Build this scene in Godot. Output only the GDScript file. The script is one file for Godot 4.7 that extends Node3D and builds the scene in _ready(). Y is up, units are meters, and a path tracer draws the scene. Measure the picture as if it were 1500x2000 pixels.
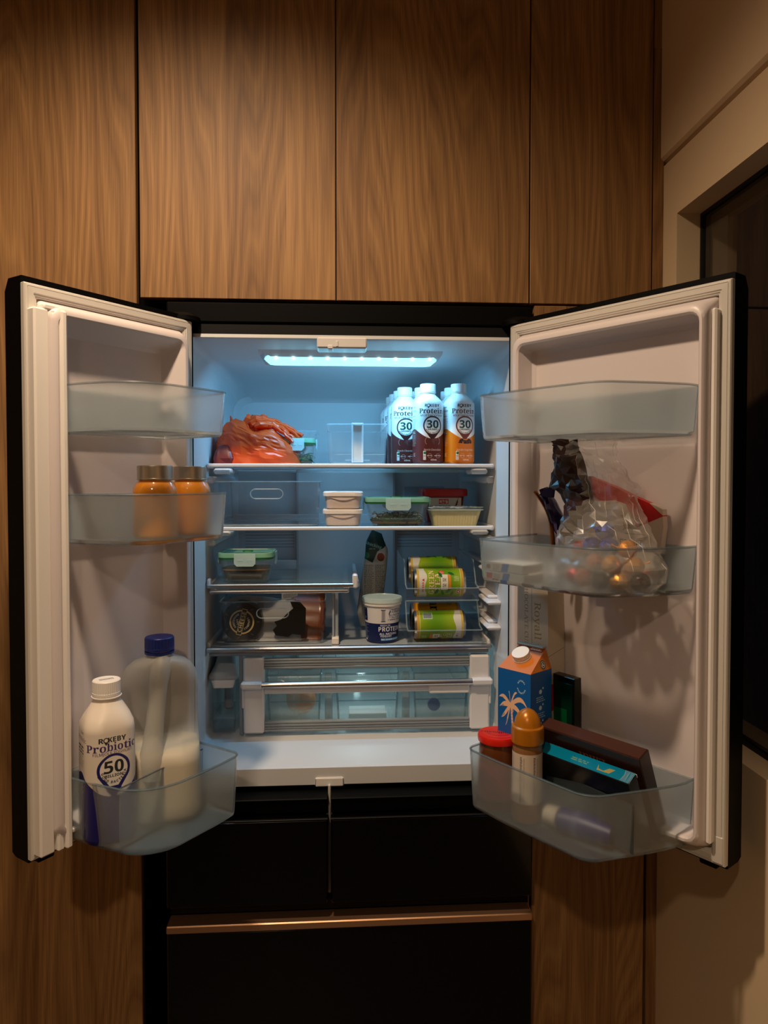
extends Node3D
# An open two-door refrigerator built into a wood kitchen wall, at night.

var M := {}
var used := {}
var fonts := {}
var fcache := {}

# ---------------------------------------------------------------- mesh building
class MB:
	var v := PackedVector3Array()
	var t := PackedVector2Array()
	func tri(a: Vector3, b: Vector3, c: Vector3, ua := Vector2.ZERO, ub := Vector2.ZERO, uc := Vector2.ZERO) -> void:
		v.append(a); v.append(b); v.append(c)
		t.append(ua); t.append(ub); t.append(uc)
	func quad(a: Vector3, b: Vector3, c: Vector3, d: Vector3, ua := Vector2(0, 1), ub := Vector2(1, 1), uc := Vector2(1, 0), ud := Vector2(0, 0)) -> void:
		tri(a, b, c, ua, ub, uc)
		tri(a, c, d, ua, uc, ud)
	func add(o: MB, x := Transform3D()) -> void:
		for i in o.v.size():
			v.append(x * o.v[i])
			t.append(o.t[i])
	func mesh(angle := 38.0) -> ArrayMesh:
		var n := v.size()
		var fn := PackedVector3Array()
		fn.resize(n / 3)
		var at := {}
		for f in n / 3:
			fn[f] = (v[f * 3 + 2] - v[f * 3]).cross(v[f * 3 + 1] - v[f * 3])
			for k in 3:
				var key := Vector3i((v[f * 3 + k] * 40000.0).round())
				if at.has(key):
					at[key].append(f)
				else:
					at[key] = PackedInt32Array([f])
		var lim := cos(deg_to_rad(angle))
		var nn := PackedVector3Array()
		nn.resize(n)
		for f in n / 3:
			var own := fn[f].normalized()
			for k in 3:
				var s := Vector3.ZERO
				for g in at[Vector3i((v[f * 3 + k] * 40000.0).round())]:
					if fn[g].dot(own) >= lim * fn[g].length():
						s += fn[g]
				nn[f * 3 + k] = s.normalized() if s.length() > 0.0 else own
		var arr := []
		arr.resize(Mesh.ARRAY_MAX)
		arr[Mesh.ARRAY_VERTEX] = v
		arr[Mesh.ARRAY_NORMAL] = nn
		arr[Mesh.ARRAY_TEX_UV] = t
		var m := ArrayMesh.new()
		if n > 0:
			m.add_surface_from_arrays(Mesh.PRIMITIVE_TRIANGLES, arr)
		return m

# a ring of points starts at the back (-z) and runs to +x, +z, -x; a loft of rings from below upwards faces outwards
func rr(w: float, d: float, r: float, y := 0.0, c := Vector2.ZERO, n := 4) -> PackedVector3Array:
	var out := PackedVector3Array()
	r = minf(r, minf(w, d) * 0.5 - 0.00001)
	out.append(Vector3(c.x, y, c.y - d / 2))
	for q in 4:
		var cx := (w / 2 - r) * (1 if q < 2 else -1)
		var cz := (d / 2 - r) * (1 if q == 1 or q == 2 else -1)
		for k in n + 1:
			var a := deg_to_rad(-90.0 + q * 90.0 + 90.0 * k / n)
			out.append(Vector3(c.x + cx + cos(a) * r, y, c.y + cz + sin(a) * r))
	return out

func circ(r: float, y := 0.0, n := 32, c := Vector2.ZERO) -> PackedVector3Array:
	var out := PackedVector3Array()
	for k in n:
		var a := -PI / 2 + TAU * k / n
		out.append(Vector3(c.x + cos(a) * r, y, c.y + sin(a) * r))
	return out

func loft(m: MB, rings: Array, cap0 := true, cap1 := true, flip := false, vs: Array = []) -> MB:
	var n: int = rings[0].size()
	var arc := PackedFloat32Array([0.0])
	for i in n:
		arc.append(arc[i] + (rings[0][i] as Vector3).distance_to(rings[0][(i + 1) % n]) + 0.0000001)
	var y0: float = rings[0][0].y
	var y1: float = rings[rings.size() - 1][0].y
	for k in rings.size() - 1:
		var va: float = vs[k] if vs else 1.0 - (rings[k][0].y - y0) / maxf(absf(y1 - y0), 0.0001)
		var vb: float = vs[k + 1] if vs else 1.0 - (rings[k + 1][0].y - y0) / maxf(absf(y1 - y0), 0.0001)
		for i in n:
			var j := (i + 1) % n
			var u0 := 1.0 - arc[i] / arc[n]
			var u1 := 1.0 - arc[i + 1] / arc[n]
			if flip:
				m.quad(rings[k][j], rings[k][i], rings[k + 1][i], rings[k + 1][j], Vector2(u1, va), Vector2(u0, va), Vector2(u0, vb), Vector2(u1, vb))
			else:
				m.quad(rings[k][i], rings[k][j], rings[k + 1][j], rings[k + 1][i], Vector2(u0, va), Vector2(u1, va), Vector2(u1, vb), Vector2(u0, vb))
	if cap0:
		cap(m, rings[0], not flip)
	if cap1:
		cap(m, rings[rings.size() - 1], flip)
	return m

func cap(m: MB, ring: PackedVector3Array, under: bool) -> void:
	var c := Vector3.ZERO
	for p in ring:
		c += p / ring.size()
	for i in ring.size():
		var a := ring[i]
		var b := ring[(i + 1) % ring.size()]
		var ua := Vector2(a.x, a.z) * 4.0
		var ub := Vector2(b.x, b.z) * 4.0
		if under:
			m.tri(c, b, a, Vector2(c.x, c.z) * 4.0, ub, ua)
		else:
			m.tri(c, a, b, Vector2(c.x, c.z) * 4.0, ua, ub)

# chamfered box, UV in metres
func box(m: MB, c: Vector3, s: Vector3, b := 0.002) -> MB:
	var h := s / 2
	b = minf(b, minf(h.x, minf(h.y, h.z)) * 0.9)
	for ax in 3:
		for sg in [-1.0, 1.0]:
			var n := Vector3.ZERO
			n[ax] = sg
			var ua := Vector3.ZERO
			ua[(ax + 1) % 3] = 1.0
			var va := n.cross(ua)
			var hu: float = h[(ax + 1) % 3] - b
			var hv: float = h[(ax + 2) % 3] - b
			var p := []
			for q in [[-1, -1], [1, -1], [1, 1], [-1, 1]]:
				p.append(c + n * h[ax] + ua * hu * q[0] + va * hv * q[1])
			face(m, [p[3], p[2], p[1], p[0]], ax)
	if b <= 0.0:
		return m
	for ax in 3:
		var i := (ax + 1) % 3
		var j := (ax + 2) % 3
		for si in [-1.0, 1.0]:
			for sj in [-1.0, 1.0]:
				var p := []
				for q in [[-1, 0], [1, 0], [1, 1], [-1, 1]]:
					var w := Vector3.ZERO
					w[ax] = q[0] * (h[ax] - b)
					w[i] = si * (h[i] if q[1] == 0 else h[i] - b)
					w[j] = sj * (h[j] - b if q[1] == 0 else h[j])
					p.append(c + w)
				if si * sj < 0:
					p.reverse()
				face(m, p, i)
	for sx in [-1.0, 1.0]:
		for sy in [-1.0, 1.0]:
			for sz in [-1.0, 1.0]:
				var a := c + Vector3(sx * h.x, sy * (h.y - b), sz * (h.z - b))
				var d := c + Vector3(sx * (h.x - b), sy * h.y, sz * (h.z - b))
				var e := c + Vector3(sx * (h.x - b), sy * (h.y - b), sz * h.z)
				if sx * sy * sz > 0:
					m.tri(a, e, d)
				else:
					m.tri(a, d, e)
	return m

func puv(p: Vector3, ax: int) -> Vector2:
	return Vector2(-p.z, -p.y) if ax == 0 else Vector2(p.x, p.z) if ax == 1 else Vector2(p.x, -p.y)

func face(m: MB, p: Array, ax: int) -> void:
	m.quad(p[0], p[1], p[2], p[3], puv(p[0], ax), puv(p[1], ax), puv(p[2], ax), puv(p[3], ax))

func B(c: Vector3, s: Vector3, b := 0.002) -> MB:
	return box(MB.new(), c, s, b)

func B2(a: Vector3, d: Vector3, b := 0.002) -> MB:
	return box(MB.new(), (a + d) / 2, (d - a).abs(), b)

# flat outline in x,y pushed from z0 to z1, with chamfered front rim; UV 0..1 over its bounds
func plate(m: MB, pts: PackedVector2Array, z0: float, z1: float, bev := 0.0) -> MB:
	if Geometry2D.is_polygon_clockwise(pts):
		pts = pts.duplicate()
		pts.reverse()
	var lo := pts[0]
	var hi := pts[0]
	for p in pts:
		lo = lo.min(p)
		hi = hi.max(p)
	var uv := func(p: Vector2) -> Vector2: return Vector2((p.x - lo.x) / (hi.x - lo.x), 1.0 - (p.y - lo.y) / (hi.y - lo.y))
	var ix := Geometry2D.triangulate_polygon(pts)
	for k in ix.size() / 3:
		var a := pts[ix[k * 3]]
		var b := pts[ix[k * 3 + 1]]
		var c := pts[ix[k * 3 + 2]]
		if (b - a).cross(c - a) > 0:
			var s := b
			b = c
			c = s
		m.tri(Vector3(a.x, a.y, z1), Vector3(b.x, b.y, z1), Vector3(c.x, c.y, z1), uv.call(a), uv.call(b), uv.call(c))
		m.tri(Vector3(a.x, a.y, z0), Vector3(c.x, c.y, z0), Vector3(b.x, b.y, z0), uv.call(a), uv.call(c), uv.call(b))
	for i in pts.size():
		var a := pts[i]
		var b := pts[(i + 1) % pts.size()]
		m.quad(Vector3(b.x, b.y, z1), Vector3(b.x, b.y, z0), Vector3(a.x, a.y, z0), Vector3(a.x, a.y, z1), uv.call(b), uv.call(b), uv.call(a), uv.call(a))
	return m

func tube(m: MB, path: Array, rad, n := 10, flat := 1.0) -> MB:
	var rings := []
	var side := Vector3.ZERO
	for i in path.size():
		var d: Vector3 = (path[mini(i + 1, path.size() - 1)] - path[maxi(i - 1, 0)]).normalized()
		if side == Vector3.ZERO:
			side = d.cross(Vector3.UP if absf(d.y) < 0.9 else Vector3.RIGHT).normalized()
		side = (side - d * side.dot(d)).normalized()
		var up := side.cross(d)
		var r: float = rad[i] if rad is Array else rad
		var ring := PackedVector3Array()
		for k in n:
			var a := -TAU * k / n
			ring.append(path[i] + side * cos(a) * r + up * sin(a) * r * flat)
		rings.append(ring)
	var vs := []
	for i in path.size():
		vs.append(float(i) / (path.size() - 1))
	return loft(m, rings, true, true, true, vs)

func lathe(prof: Array, n := 36, cap0 := true, cap1 := true, vs: Array = []) -> MB:
	var rings := []
	for p in prof:
		rings.append(circ(maxf(p[0], 0.00005), p[1], n))
	return loft(MB.new(), rings, cap0, cap1, false, vs)

# rows of [y, w, d, r]
func rloft(rows: Array, cap0 := true, cap1 := true, vs: Array = [], n := 4) -> MB:
	var rings := []
	for q in rows:
		rings.append(rr(q[1], q[2], q[3], q[0], Vector2.ZERO, n))
	return loft(MB.new(), rings, cap0, cap1, false, vs)

# open tray with walls th thick: rows of [y, w, d, r] going up
func tray(rows: Array, th: float, floor_th: float, n := 5) -> MB:
	var rings := []
	for q in rows:
		rings.append(rr(q[1], q[2], q[3], q[0], Vector2.ZERO, n))
	for i in range(rows.size() - 1, -1, -1):
		var q: Array = rows[i]
		rings.append(rr(q[1] - 2 * th, q[2] - 2 * th, maxf(q[3] - th, 0.001), maxf(q[0], rows[0][0] + floor_th), Vector2.ZERO, n))
	return loft(MB.new(), rings, true, true)

# ---------------------------------------------------------------- scene nodes
func numbered(n: String) -> String:
	used[n] = used.get(n, 0) + 1
	return n if used[n] == 1 else "%s_%03d" % [n, used[n] - 1]

func tag(o: Node3D, label: String, category: String, group := "") -> Node3D:
	o.set_meta("label", label)
	o.set_meta("category", category)
	if group:
		o.set_meta("group", group)
	return o

func thing(called: String, label: String, category: String, at := Vector3.ZERO, turn := 0.0, group := "") -> Node3D:
	var o := Node3D.new()
	o.name = numbered(called)
	add_child(o)
	o.position = at
	o.rotation_degrees.y = turn
	return tag(o, label, category, group)

func put(parent: Node, called: String, m, mt: Material, angle := 38.0, label := "") -> MeshInstance3D:
	var o := MeshInstance3D.new()
	o.name = numbered(called) if parent == self else called
	o.mesh = m.mesh(angle) if m is MB else m
	o.material_override = mt
	parent.add_child(o, true)
	if label:
		o.set_meta("label", label)
	return o

func struct(called: String, m: MB, mt: Material) -> MeshInstance3D:
	var o := put(self, called, m, mt)
	o.set_meta("kind", "structure")
	return o

func copy(o: Node3D, at: Vector3, turn: float, label: String) -> Node3D:
	var c: Node3D = o.duplicate()
	c.name = numbered(String(o.name).rstrip("_0123456789"))
	add_child(c)
	c.position = at
	c.rotation_degrees.y = turn
	c.set_meta("label", label)
	return c

# ---------------------------------------------------------------- materials
func mat(n: String, c: Color, rough := 0.5, metal := 0.0, alpha := 1.0) -> StandardMaterial3D:
	var m := StandardMaterial3D.new()
	m.resource_name = n
	m.albedo_color = c
	m.roughness = rough
	m.metallic = metal
	if alpha < 1.0:
		m.transparency = BaseMaterial3D.TRANSPARENCY_ALPHA
		m.albedo_color.a = alpha
		m.cull_mode = BaseMaterial3D.CULL_DISABLED
	M[n] = m
	return m

func tex(n: String, im: Image, rough := 0.5, metal := 0.0) -> StandardMaterial3D:
	var m := mat(n, Color.WHITE, rough, metal)
	m.albedo_texture = ImageTexture.create_from_image(im)
	m.texture_repeat = n == "wood"
	return m

# ---------------------------------------------------------------- printing
class Paint:
	var im: Image
	var w: int
	var h: int
	var host
	func _init(hh, ww: int, hgt: int, c: Color) -> void:
		host = hh
		w = ww
		h = hgt
		im = Image.create(w, h, false, Image.FORMAT_RGB8)
		im.fill(c)
	func px(x: int, y: int, c: Color, a := 1.0) -> void:
		if x >= 0 and y >= 0 and x < w and y < h and a > 0.0:
			im.set_pixel(x, y, im.get_pixel(x, y).lerp(c, a) if a < 1.0 else c)
	func rect(x: float, y: float, rw: float, rh: float, c: Color) -> void:
		im.fill_rect(Rect2i(int(x), int(y), int(rw), int(rh)), c)
	func poly(p: PackedVector2Array, c: Color) -> void:
		var lo := p[0]
		var hi := p[0]
		for q in p:
			lo = lo.min(q)
			hi = hi.max(q)
		for y in range(maxi(int(lo.y), 0), mini(int(hi.y) + 2, h)):
			var xs := []
			for i in p.size():
				var a := p[i]
				var b := p[(i + 1) % p.size()]
				if (a.y <= y + 0.5) != (b.y <= y + 0.5):
					xs.append(a.x + (y + 0.5 - a.y) / (b.y - a.y) * (b.x - a.x))
			xs.sort()
			for k in xs.size() / 2:
				for x in range(maxi(roundi(xs[k * 2]), 0), mini(roundi(xs[k * 2 + 1]), w)):
					im.set_pixel(x, y, c)
	func ring(cx: float, cy: float, r0: float, r1: float, c: Color, sx := 1.0, sy := 1.0) -> void:
		for y in range(int(cy - r1 * sy) - 1, int(cy + r1 * sy) + 2):
			for x in range(int(cx - r1 * sx) - 1, int(cx + r1 * sx) + 2):
				var d := Vector2((x + 0.5 - cx) / sx, (y + 0.5 - cy) / sy).length()
				px(x, y, c, clampf(r1 - d + 0.5, 0, 1) * clampf(d - r0 + 0.5, 0, 1))
	func disc(cx: float, cy: float, r: float, c: Color, sx := 1.0, sy := 1.0) -> void:
		ring(cx, cy, -9.0, r, c, sx, sy)
	func line(a: Vector2, b: Vector2, th: float, c: Color) -> void:
		var n := (b - a).orthogonal().normalized() * th / 2
		poly(PackedVector2Array([a + n, b + n, b - n, a - n]), c)
	func lines(p: Array, th: float, c: Color) -> void:
		for i in p.size() - 1:
			line(p[i], p[i + 1], th, c)
			disc(p[i].x, p[i].y, th / 2, c)
	# text centred on (cx, cy); hgt is the height of its capitals
	func text(s: String, cx: float, cy: float, hgt: float, c: Color, font := "sans", ang := 0.0, sx := 1.0, track := 0.0) -> void:
		var size := maxi(int(roundf(hgt / 0.715)), 5)
		var gl: Array = host.glyphs(s, font, size)
		var total := 0.0
		for g in gl:
			total += g.adv * sx + track
		var pen := -total / 2
		for g in gl:
			blit(g, Vector2(cx, cy), Vector2(pen, hgt / 2), c, ang, sx)
			pen += g.adv * sx + track
	# text along a circle, starting around angle a0 (radians, 0 right, clockwise down)
	func arc(s: String, cx: float, cy: float, r: float, hgt: float, mid: float, c: Color, font := "sansb", under := false, track := 0.0) -> void:
		var size := maxi(int(roundf(hgt / 0.715)), 5)
		var gl: Array = host.glyphs(s, font, size)
		var total := 0.0
		for g in gl:
			total += g.adv + track
		var pos := -total / 2
		for g in gl:
			var a: float = (pos + g.adv / 2) / r
			a = mid - a if under else mid + a
			var at := Vector2(cx, cy) + Vector2(cos(a), sin(a)) * r
			blit(g, at, Vector2(-g.adv / 2, hgt / 2), c, a - PI / 2 if under else a + PI / 2, 1.0)
			pos += g.adv + track
	func blit(g: Dictionary, o: Vector2, pen: Vector2, c: Color, ang: float, sx: float) -> void:
		if g.im == null:
			return
		var gi: Image = g.im
		var rc: Rect2 = g.rect
		var x0: Vector2 = pen + Vector2(g.off.x * sx, g.off.y)
		var lo := Vector2(1e9, 1e9)
		var hi := -lo
		for q in [Vector2(0, 0), Vector2(1, 0), Vector2(0, 1), Vector2(1, 1)]:
			var p := o + (x0 + Vector2(rc.size.x * sx * q.x, rc.size.y * q.y)).rotated(ang)
			lo = lo.min(p)
			hi = hi.max(p)
		for y in range(int(lo.y) - 1, int(hi.y) + 2):
			for x in range(int(lo.x) - 1, int(hi.x) + 2):
				var l := (Vector2(x + 0.5, y + 0.5) - o).rotated(-ang) - x0
				var gx := l.x / sx - 0.5
				var gy := l.y - 0.5
				if gx < -1 or gy < -1 or gx > rc.size.x or gy > rc.size.y:
					continue
				var ix := floori(gx)
				var iy := floori(gy)
				var fx := gx - ix
				var fy := gy - iy
				var a := 0.0
				for q in [[0, 0, (1 - fx) * (1 - fy)], [1, 0, fx * (1 - fy)], [0, 1, (1 - fx) * fy], [1, 1, fx * fy]]:
					var sx_: int = ix + q[0]
					var sy_: int = iy + q[1]
					if sx_ >= 0 and sy_ >= 0 and sx_ < int(rc.size.x) and sy_ < int(rc.size.y):
						a += gi.get_pixel(int(rc.position.x) + sx_, int(rc.position.y) + sy_).a * q[2]
				px(x, y, c, minf(a * 1.15, 1.0))
	# rows of tiny illegible print
	func fine(x: float, y: float, lw: float, rows: int, step: float, th: float, c: Color, sd := 1) -> void:
		var rng := RandomNumberGenerator.new()
		rng.seed = sd
		for r in rows:
			var q := x
			var e := x + lw * rng.randf_range(0.7, 1.0)
			while q < e:
				var l := rng.randf_range(th * 1.5, th * 5)
				rect(q, y + r * step, minf(l, e - q), maxf(th, 1), c)
				q += l + th * 1.0

func glyphs(s: String, font: String, size: int) -> Array:
	if not fonts:
		for q in [["sans", "Droid Sans", 400], ["sansb", "Droid Sans", 700], ["serif", "Droid Serif", 400], ["serifb", "Droid Serif", 700]]:
			var f := SystemFont.new()
			f.font_names = PackedStringArray([q[1]])
			f.font_weight = q[2]
			fonts[q[0]] = f
	var ts := TextServerManager.get_primary_interface()
	var tl := TextLine.new()
	tl.add_string(s, fonts[font], size)
	var out := []
	for g in ts.shaped_text_get_glyphs(tl.get_rid()):
		var key := [g.font_rid, size, g.index]
		var d := {"adv": float(g.advance), "im": null}
		if g.font_rid.is_valid():
			if not fcache.has(key):
				var sz := Vector2i(size, 0)
				ts.font_render_glyph(g.font_rid, sz, g.index)
				var ti: int = ts.font_get_glyph_texture_idx(g.font_rid, sz, g.index)
				var e := {"im": null}
				if ti >= 0:
					var rc: Rect2 = ts.font_get_glyph_uv_rect(g.font_rid, sz, g.index)
					e = {"im": ts.font_get_texture_image(g.font_rid, sz, ti).get_region(Rect2i(rc)), "rect": Rect2(Vector2.ZERO, rc.size), "off": ts.font_get_glyph_offset(g.font_rid, sz, g.index)}
				fcache[key] = e
			d.merge(fcache[key], true)
		out.append(d)
	return out

func wood(sd: int) -> Image:
	var w := 1024
	var h := 2048
	var na := FastNoiseLite.new()
	na.seed = sd
	na.noise_type = FastNoiseLite.TYPE_SIMPLEX_SMOOTH
	na.frequency = 0.006
	na.fractal_octaves = 2
	var nb := FastNoiseLite.new()
	nb.seed = sd + 7
	nb.frequency = 0.05
	nb.fractal_octaves = 3
	var rng := RandomNumberGenerator.new()
	rng.seed = sd
	var edges := [0]
	while edges[-1] < w - 90:
		edges.append(mini(edges[-1] + rng.randi_range(85, 190), w))
	if edges[-1] < w:
		edges.append(w)
	var data := PackedByteArray()
	data.resize(w * h * 3)
	var light := Color(0.665, 0.50, 0.31)
	var dark := Color(0.44, 0.305, 0.175)
	for s in edges.size() - 1:
		var tone := rng.randf_range(-0.085, 0.085)
		var cen := rng.randf_range(-60.0, 260.0)
		var curve := rng.randf_range(-0.00016, 0.00016)
		var top := rng.randf_range(0.0, 2048.0)
		var freq := rng.randf_range(0.035, 0.075)
		for y in h:
			var bow := curve * (y - top) * (y - top)
			for x in range(edges[s], edges[s + 1]):
				var lx: float = x - edges[s] - cen + bow
				var wv := na.get_noise_2d(x * 1.1 + s * 900.0, y * 0.16)
				var ring := sin((absf(lx) * freq + wv * 3.4) * TAU * 0.55)
				var fine := nb.get_noise_2d(x * 4.6 + s * 77.0, y * 0.11)
				var big := na.get_noise_2d(x * 0.45 + 5000.0 + s * 300.0, y * 0.05)
				var k := clampf(0.42 - tone * 2.0 + ring * ring * ring * 0.24 - fine * 0.36 + big * 0.3, 0.0, 1.0)
				var c := light.lerp(dark, k)
				var o := (y * w + x) * 3
				data[o] = int(c.r * 255.0)
				data[o + 1] = int(c.g * 255.0)
				data[o + 2] = int(c.b * 255.0)
	return Image.create_from_data(w, h, false, Image.FORMAT_RGB8, data)

func materials() -> void:
	var wd := tex("wood", wood(5), 0.58)
	wd.uv1_scale = Vector3(1.0 / 0.9, 1.0 / 2.4, 1)
	mat("carcass", Color(0.05, 0.035, 0.028), 0.7)
	mat("paint_wall", Color(0.87, 0.77, 0.63), 0.75)
	mat("ceiling_paint", Color(0.86, 0.83, 0.78), 0.85)
	mat("floor_stone", Color(0.20, 0.17, 0.15), 0.45)
	mat("far_wall", Color(0.42, 0.37, 0.31), 0.8)
	mat("groove", Color(0.28, 0.24, 0.2), 0.8)
	mat("black_gloss", Color(0.012, 0.011, 0.011), 0.1)
	mat("black_satin", Color(0.013, 0.0125, 0.0125), 0.55)
	M.black_satin.metallic_specular = 0.22
	mat("grey_satin", Color(0.10, 0.10, 0.108), 0.45)
	M.grey_satin.metallic_specular = 0.3
	mat("liner_white", Color(0.80, 0.81, 0.82), 0.5)
	mat("door_white", Color(0.86, 0.82, 0.82), 0.38)
	mat("gasket_grey", Color(0.79, 0.77, 0.74), 0.5)
	mat("white_plastic", Color(0.87, 0.86, 0.86), 0.34)
	mat("soft_white", Color(0.93, 0.91, 0.89), 0.42)
	mat("silver", Color(0.78, 0.76, 0.75), 0.28, 1.0)
	mat("copper_metal", Color(0.95, 0.74, 0.58), 0.3, 0.9)
	mat("steel_lid", Color(0.72, 0.68, 0.62), 0.34, 0.85)
	mat("glass_pane", Color(0.70, 0.86, 0.87), 0.03, 0.0, 0.10)
	mat("window_glass", Color(0.05, 0.05, 0.05), 0.02, 0.0, 0.25)
	mat("night_dark", Color(0.012, 0.011, 0.010), 0.9)
	mat("bin_plastic", Color(0.935, 0.97, 0.985), 0.19, 0.0, 0.11).refraction_enabled = true
	M.bin_plastic.refraction_scale = 0.04
	mat("bin_floor_plastic", Color(0.36, 0.45, 0.50), 0.4, 0.0, 0.34)
	mat("divider_plastic", Color(0.22, 0.27, 0.30), 0.2, 0.0, 0.5)
	mat("clear_plastic", Color(0.83, 0.90, 0.92), 0.05, 0.0, 0.05)
	mat("clear_edge", Color(0.74, 0.84, 0.88), 0.3, 0.0, 0.24)
	mat("strip_white", Color(0.92, 0.96, 0.97), 0.35, 0.0, 0.75)
	mat("smoke_plastic", Color(0.26, 0.28, 0.30), 0.06, 0.0, 0.06)
	mat("blue_edge", Color(0.25, 0.50, 0.60), 0.12, 0.0, 0.55)
	mat("grey_bar", Color(0.50, 0.53, 0.56), 0.55)
	mat("vent_grey", Color(0.62, 0.66, 0.70), 0.5)
	mat("dark_slot", Color(0.06, 0.065, 0.07), 0.7)

func led(n: String, c: Color, e: float) -> StandardMaterial3D:
	var m := mat(n, Color(0.9, 0.95, 1.0), 0.4)
	m.emission_enabled = true
	m.emission = c
	m.emission_energy_multiplier = e
	return m

func _ready() -> void:
	# camera
	var cam := Camera3D.new()
	cam.name = "camera"
	add_child(cam)
	cam.projection = Camera3D.PROJECTION_FRUSTUM
	cam.near = 0.05
	cam.far = 60.0
	cam.size = 2.0 * 0.05 * 1000.0 / 1400.0
	cam.frustum_offset = Vector2(0, -28.0 / 1400.0 * 0.05)
	cam.position = Vector3(-0.035, 1.47, 1.5)
	cam.rotation_degrees = Vector3(-1.5, -3.6, 0)
	cam.current = true
	# sky: a dark night outside the window
	var we := WorldEnvironment.new()
	we.name = "world"
	var env := Environment.new()
	env.background_mode = Environment.BG_COLOR
	env.background_color = Color(0.02, 0.02, 0.025)
	env.tonemap_mode = Environment.TONE_MAPPER_LINEAR
	env.tonemap_exposure = 1.0
	env.sdfgi_enabled = true
	env.ssao_enabled = true
	env.ssil_enabled = true
	we.environment = env
	add_child(we)
	materials()
	led("led_glow", Color(0.42, 0.87, 1.0), 3.0)
	led("led_dot", Color(0.75, 0.96, 1.0), 9.0)
	led("lamp_glow", Color(1.0, 0.78, 0.52), 3.0)
	# lights: two ceiling downlights of the kitchen, the strip in the refrigerator ceiling and its chiller lamp
	downlight(Vector3(-0.36, 2.695, 0.70), 2.35, 75.0, "small round recessed ceiling downlight close to the cabinet fronts")
	downlight(Vector3(-0.45, 2.695, 2.35), 1.9, 75.0, "small round recessed ceiling downlight behind the viewer")
	var strip := AreaLight3D.new()
	strip.name = "fridge_strip"
	strip.area_size = Vector2(0.38, 0.02)
	strip.light_color = Color(0.48, 0.80, 1.0)
	strip.light_energy = 0.19
	strip.area_range = 6.0
	strip.shadow_enabled = true
	strip.position = Vector3(-0.008, 1.718, -0.122)
	strip.rotation_degrees = Vector3(-66, 0, 0)
	add_child(strip)
	setting()
	fridge()
	shelves()
	door_bins()
	top_shelf_items()
	middle_shelf_items()
	lower_items()
	chiller()
	left_door_items()
	right_door_items()

func downlight(at: Vector3, energy: float, cone: float, label: String) -> void:
	var t := thing("downlight", label, "ceiling light", at)
	put(t, "trim_ring", lathe([[0.066, 0.0], [0.08, -0.004], [0.082, 0.001], [0.068, 0.006]], 40, false, false), M.white_plastic)
	put(t, "lens", lathe([[0.066, 0.002], [0.066, 0.004]], 40), M.lamp_glow)
	var l := SpotLight3D.new()
	l.name = "lamp"
	l.light_color = Color(1.0, 0.88, 0.74)
	l.light_energy = energy
	l.spot_angle = cone
	l.spot_angle_attenuation = 1.0
	l.spot_range = 8.0
	l.spot_attenuation = 2.0
	l.light_size = 0.045
	l.shadow_enabled = true
	l.position = Vector3(0, -0.05, 0)
	l.rotation_degrees = Vector3(-90, 0, 0)
	t.add_child(l)

func cabinet_door(t: Node3D, x0: float, x1: float, y0: float, y1: float, z: float, uo: float) -> void:
	var m := B2(Vector3(x0, y0, z - 0.02), Vector3(x1, y1, z), 0.0012)
	for i in m.t.size():
		m.t[i] += Vector2(uo - x0, 0.2)
	put(t, "door", m, M.wood)

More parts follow.
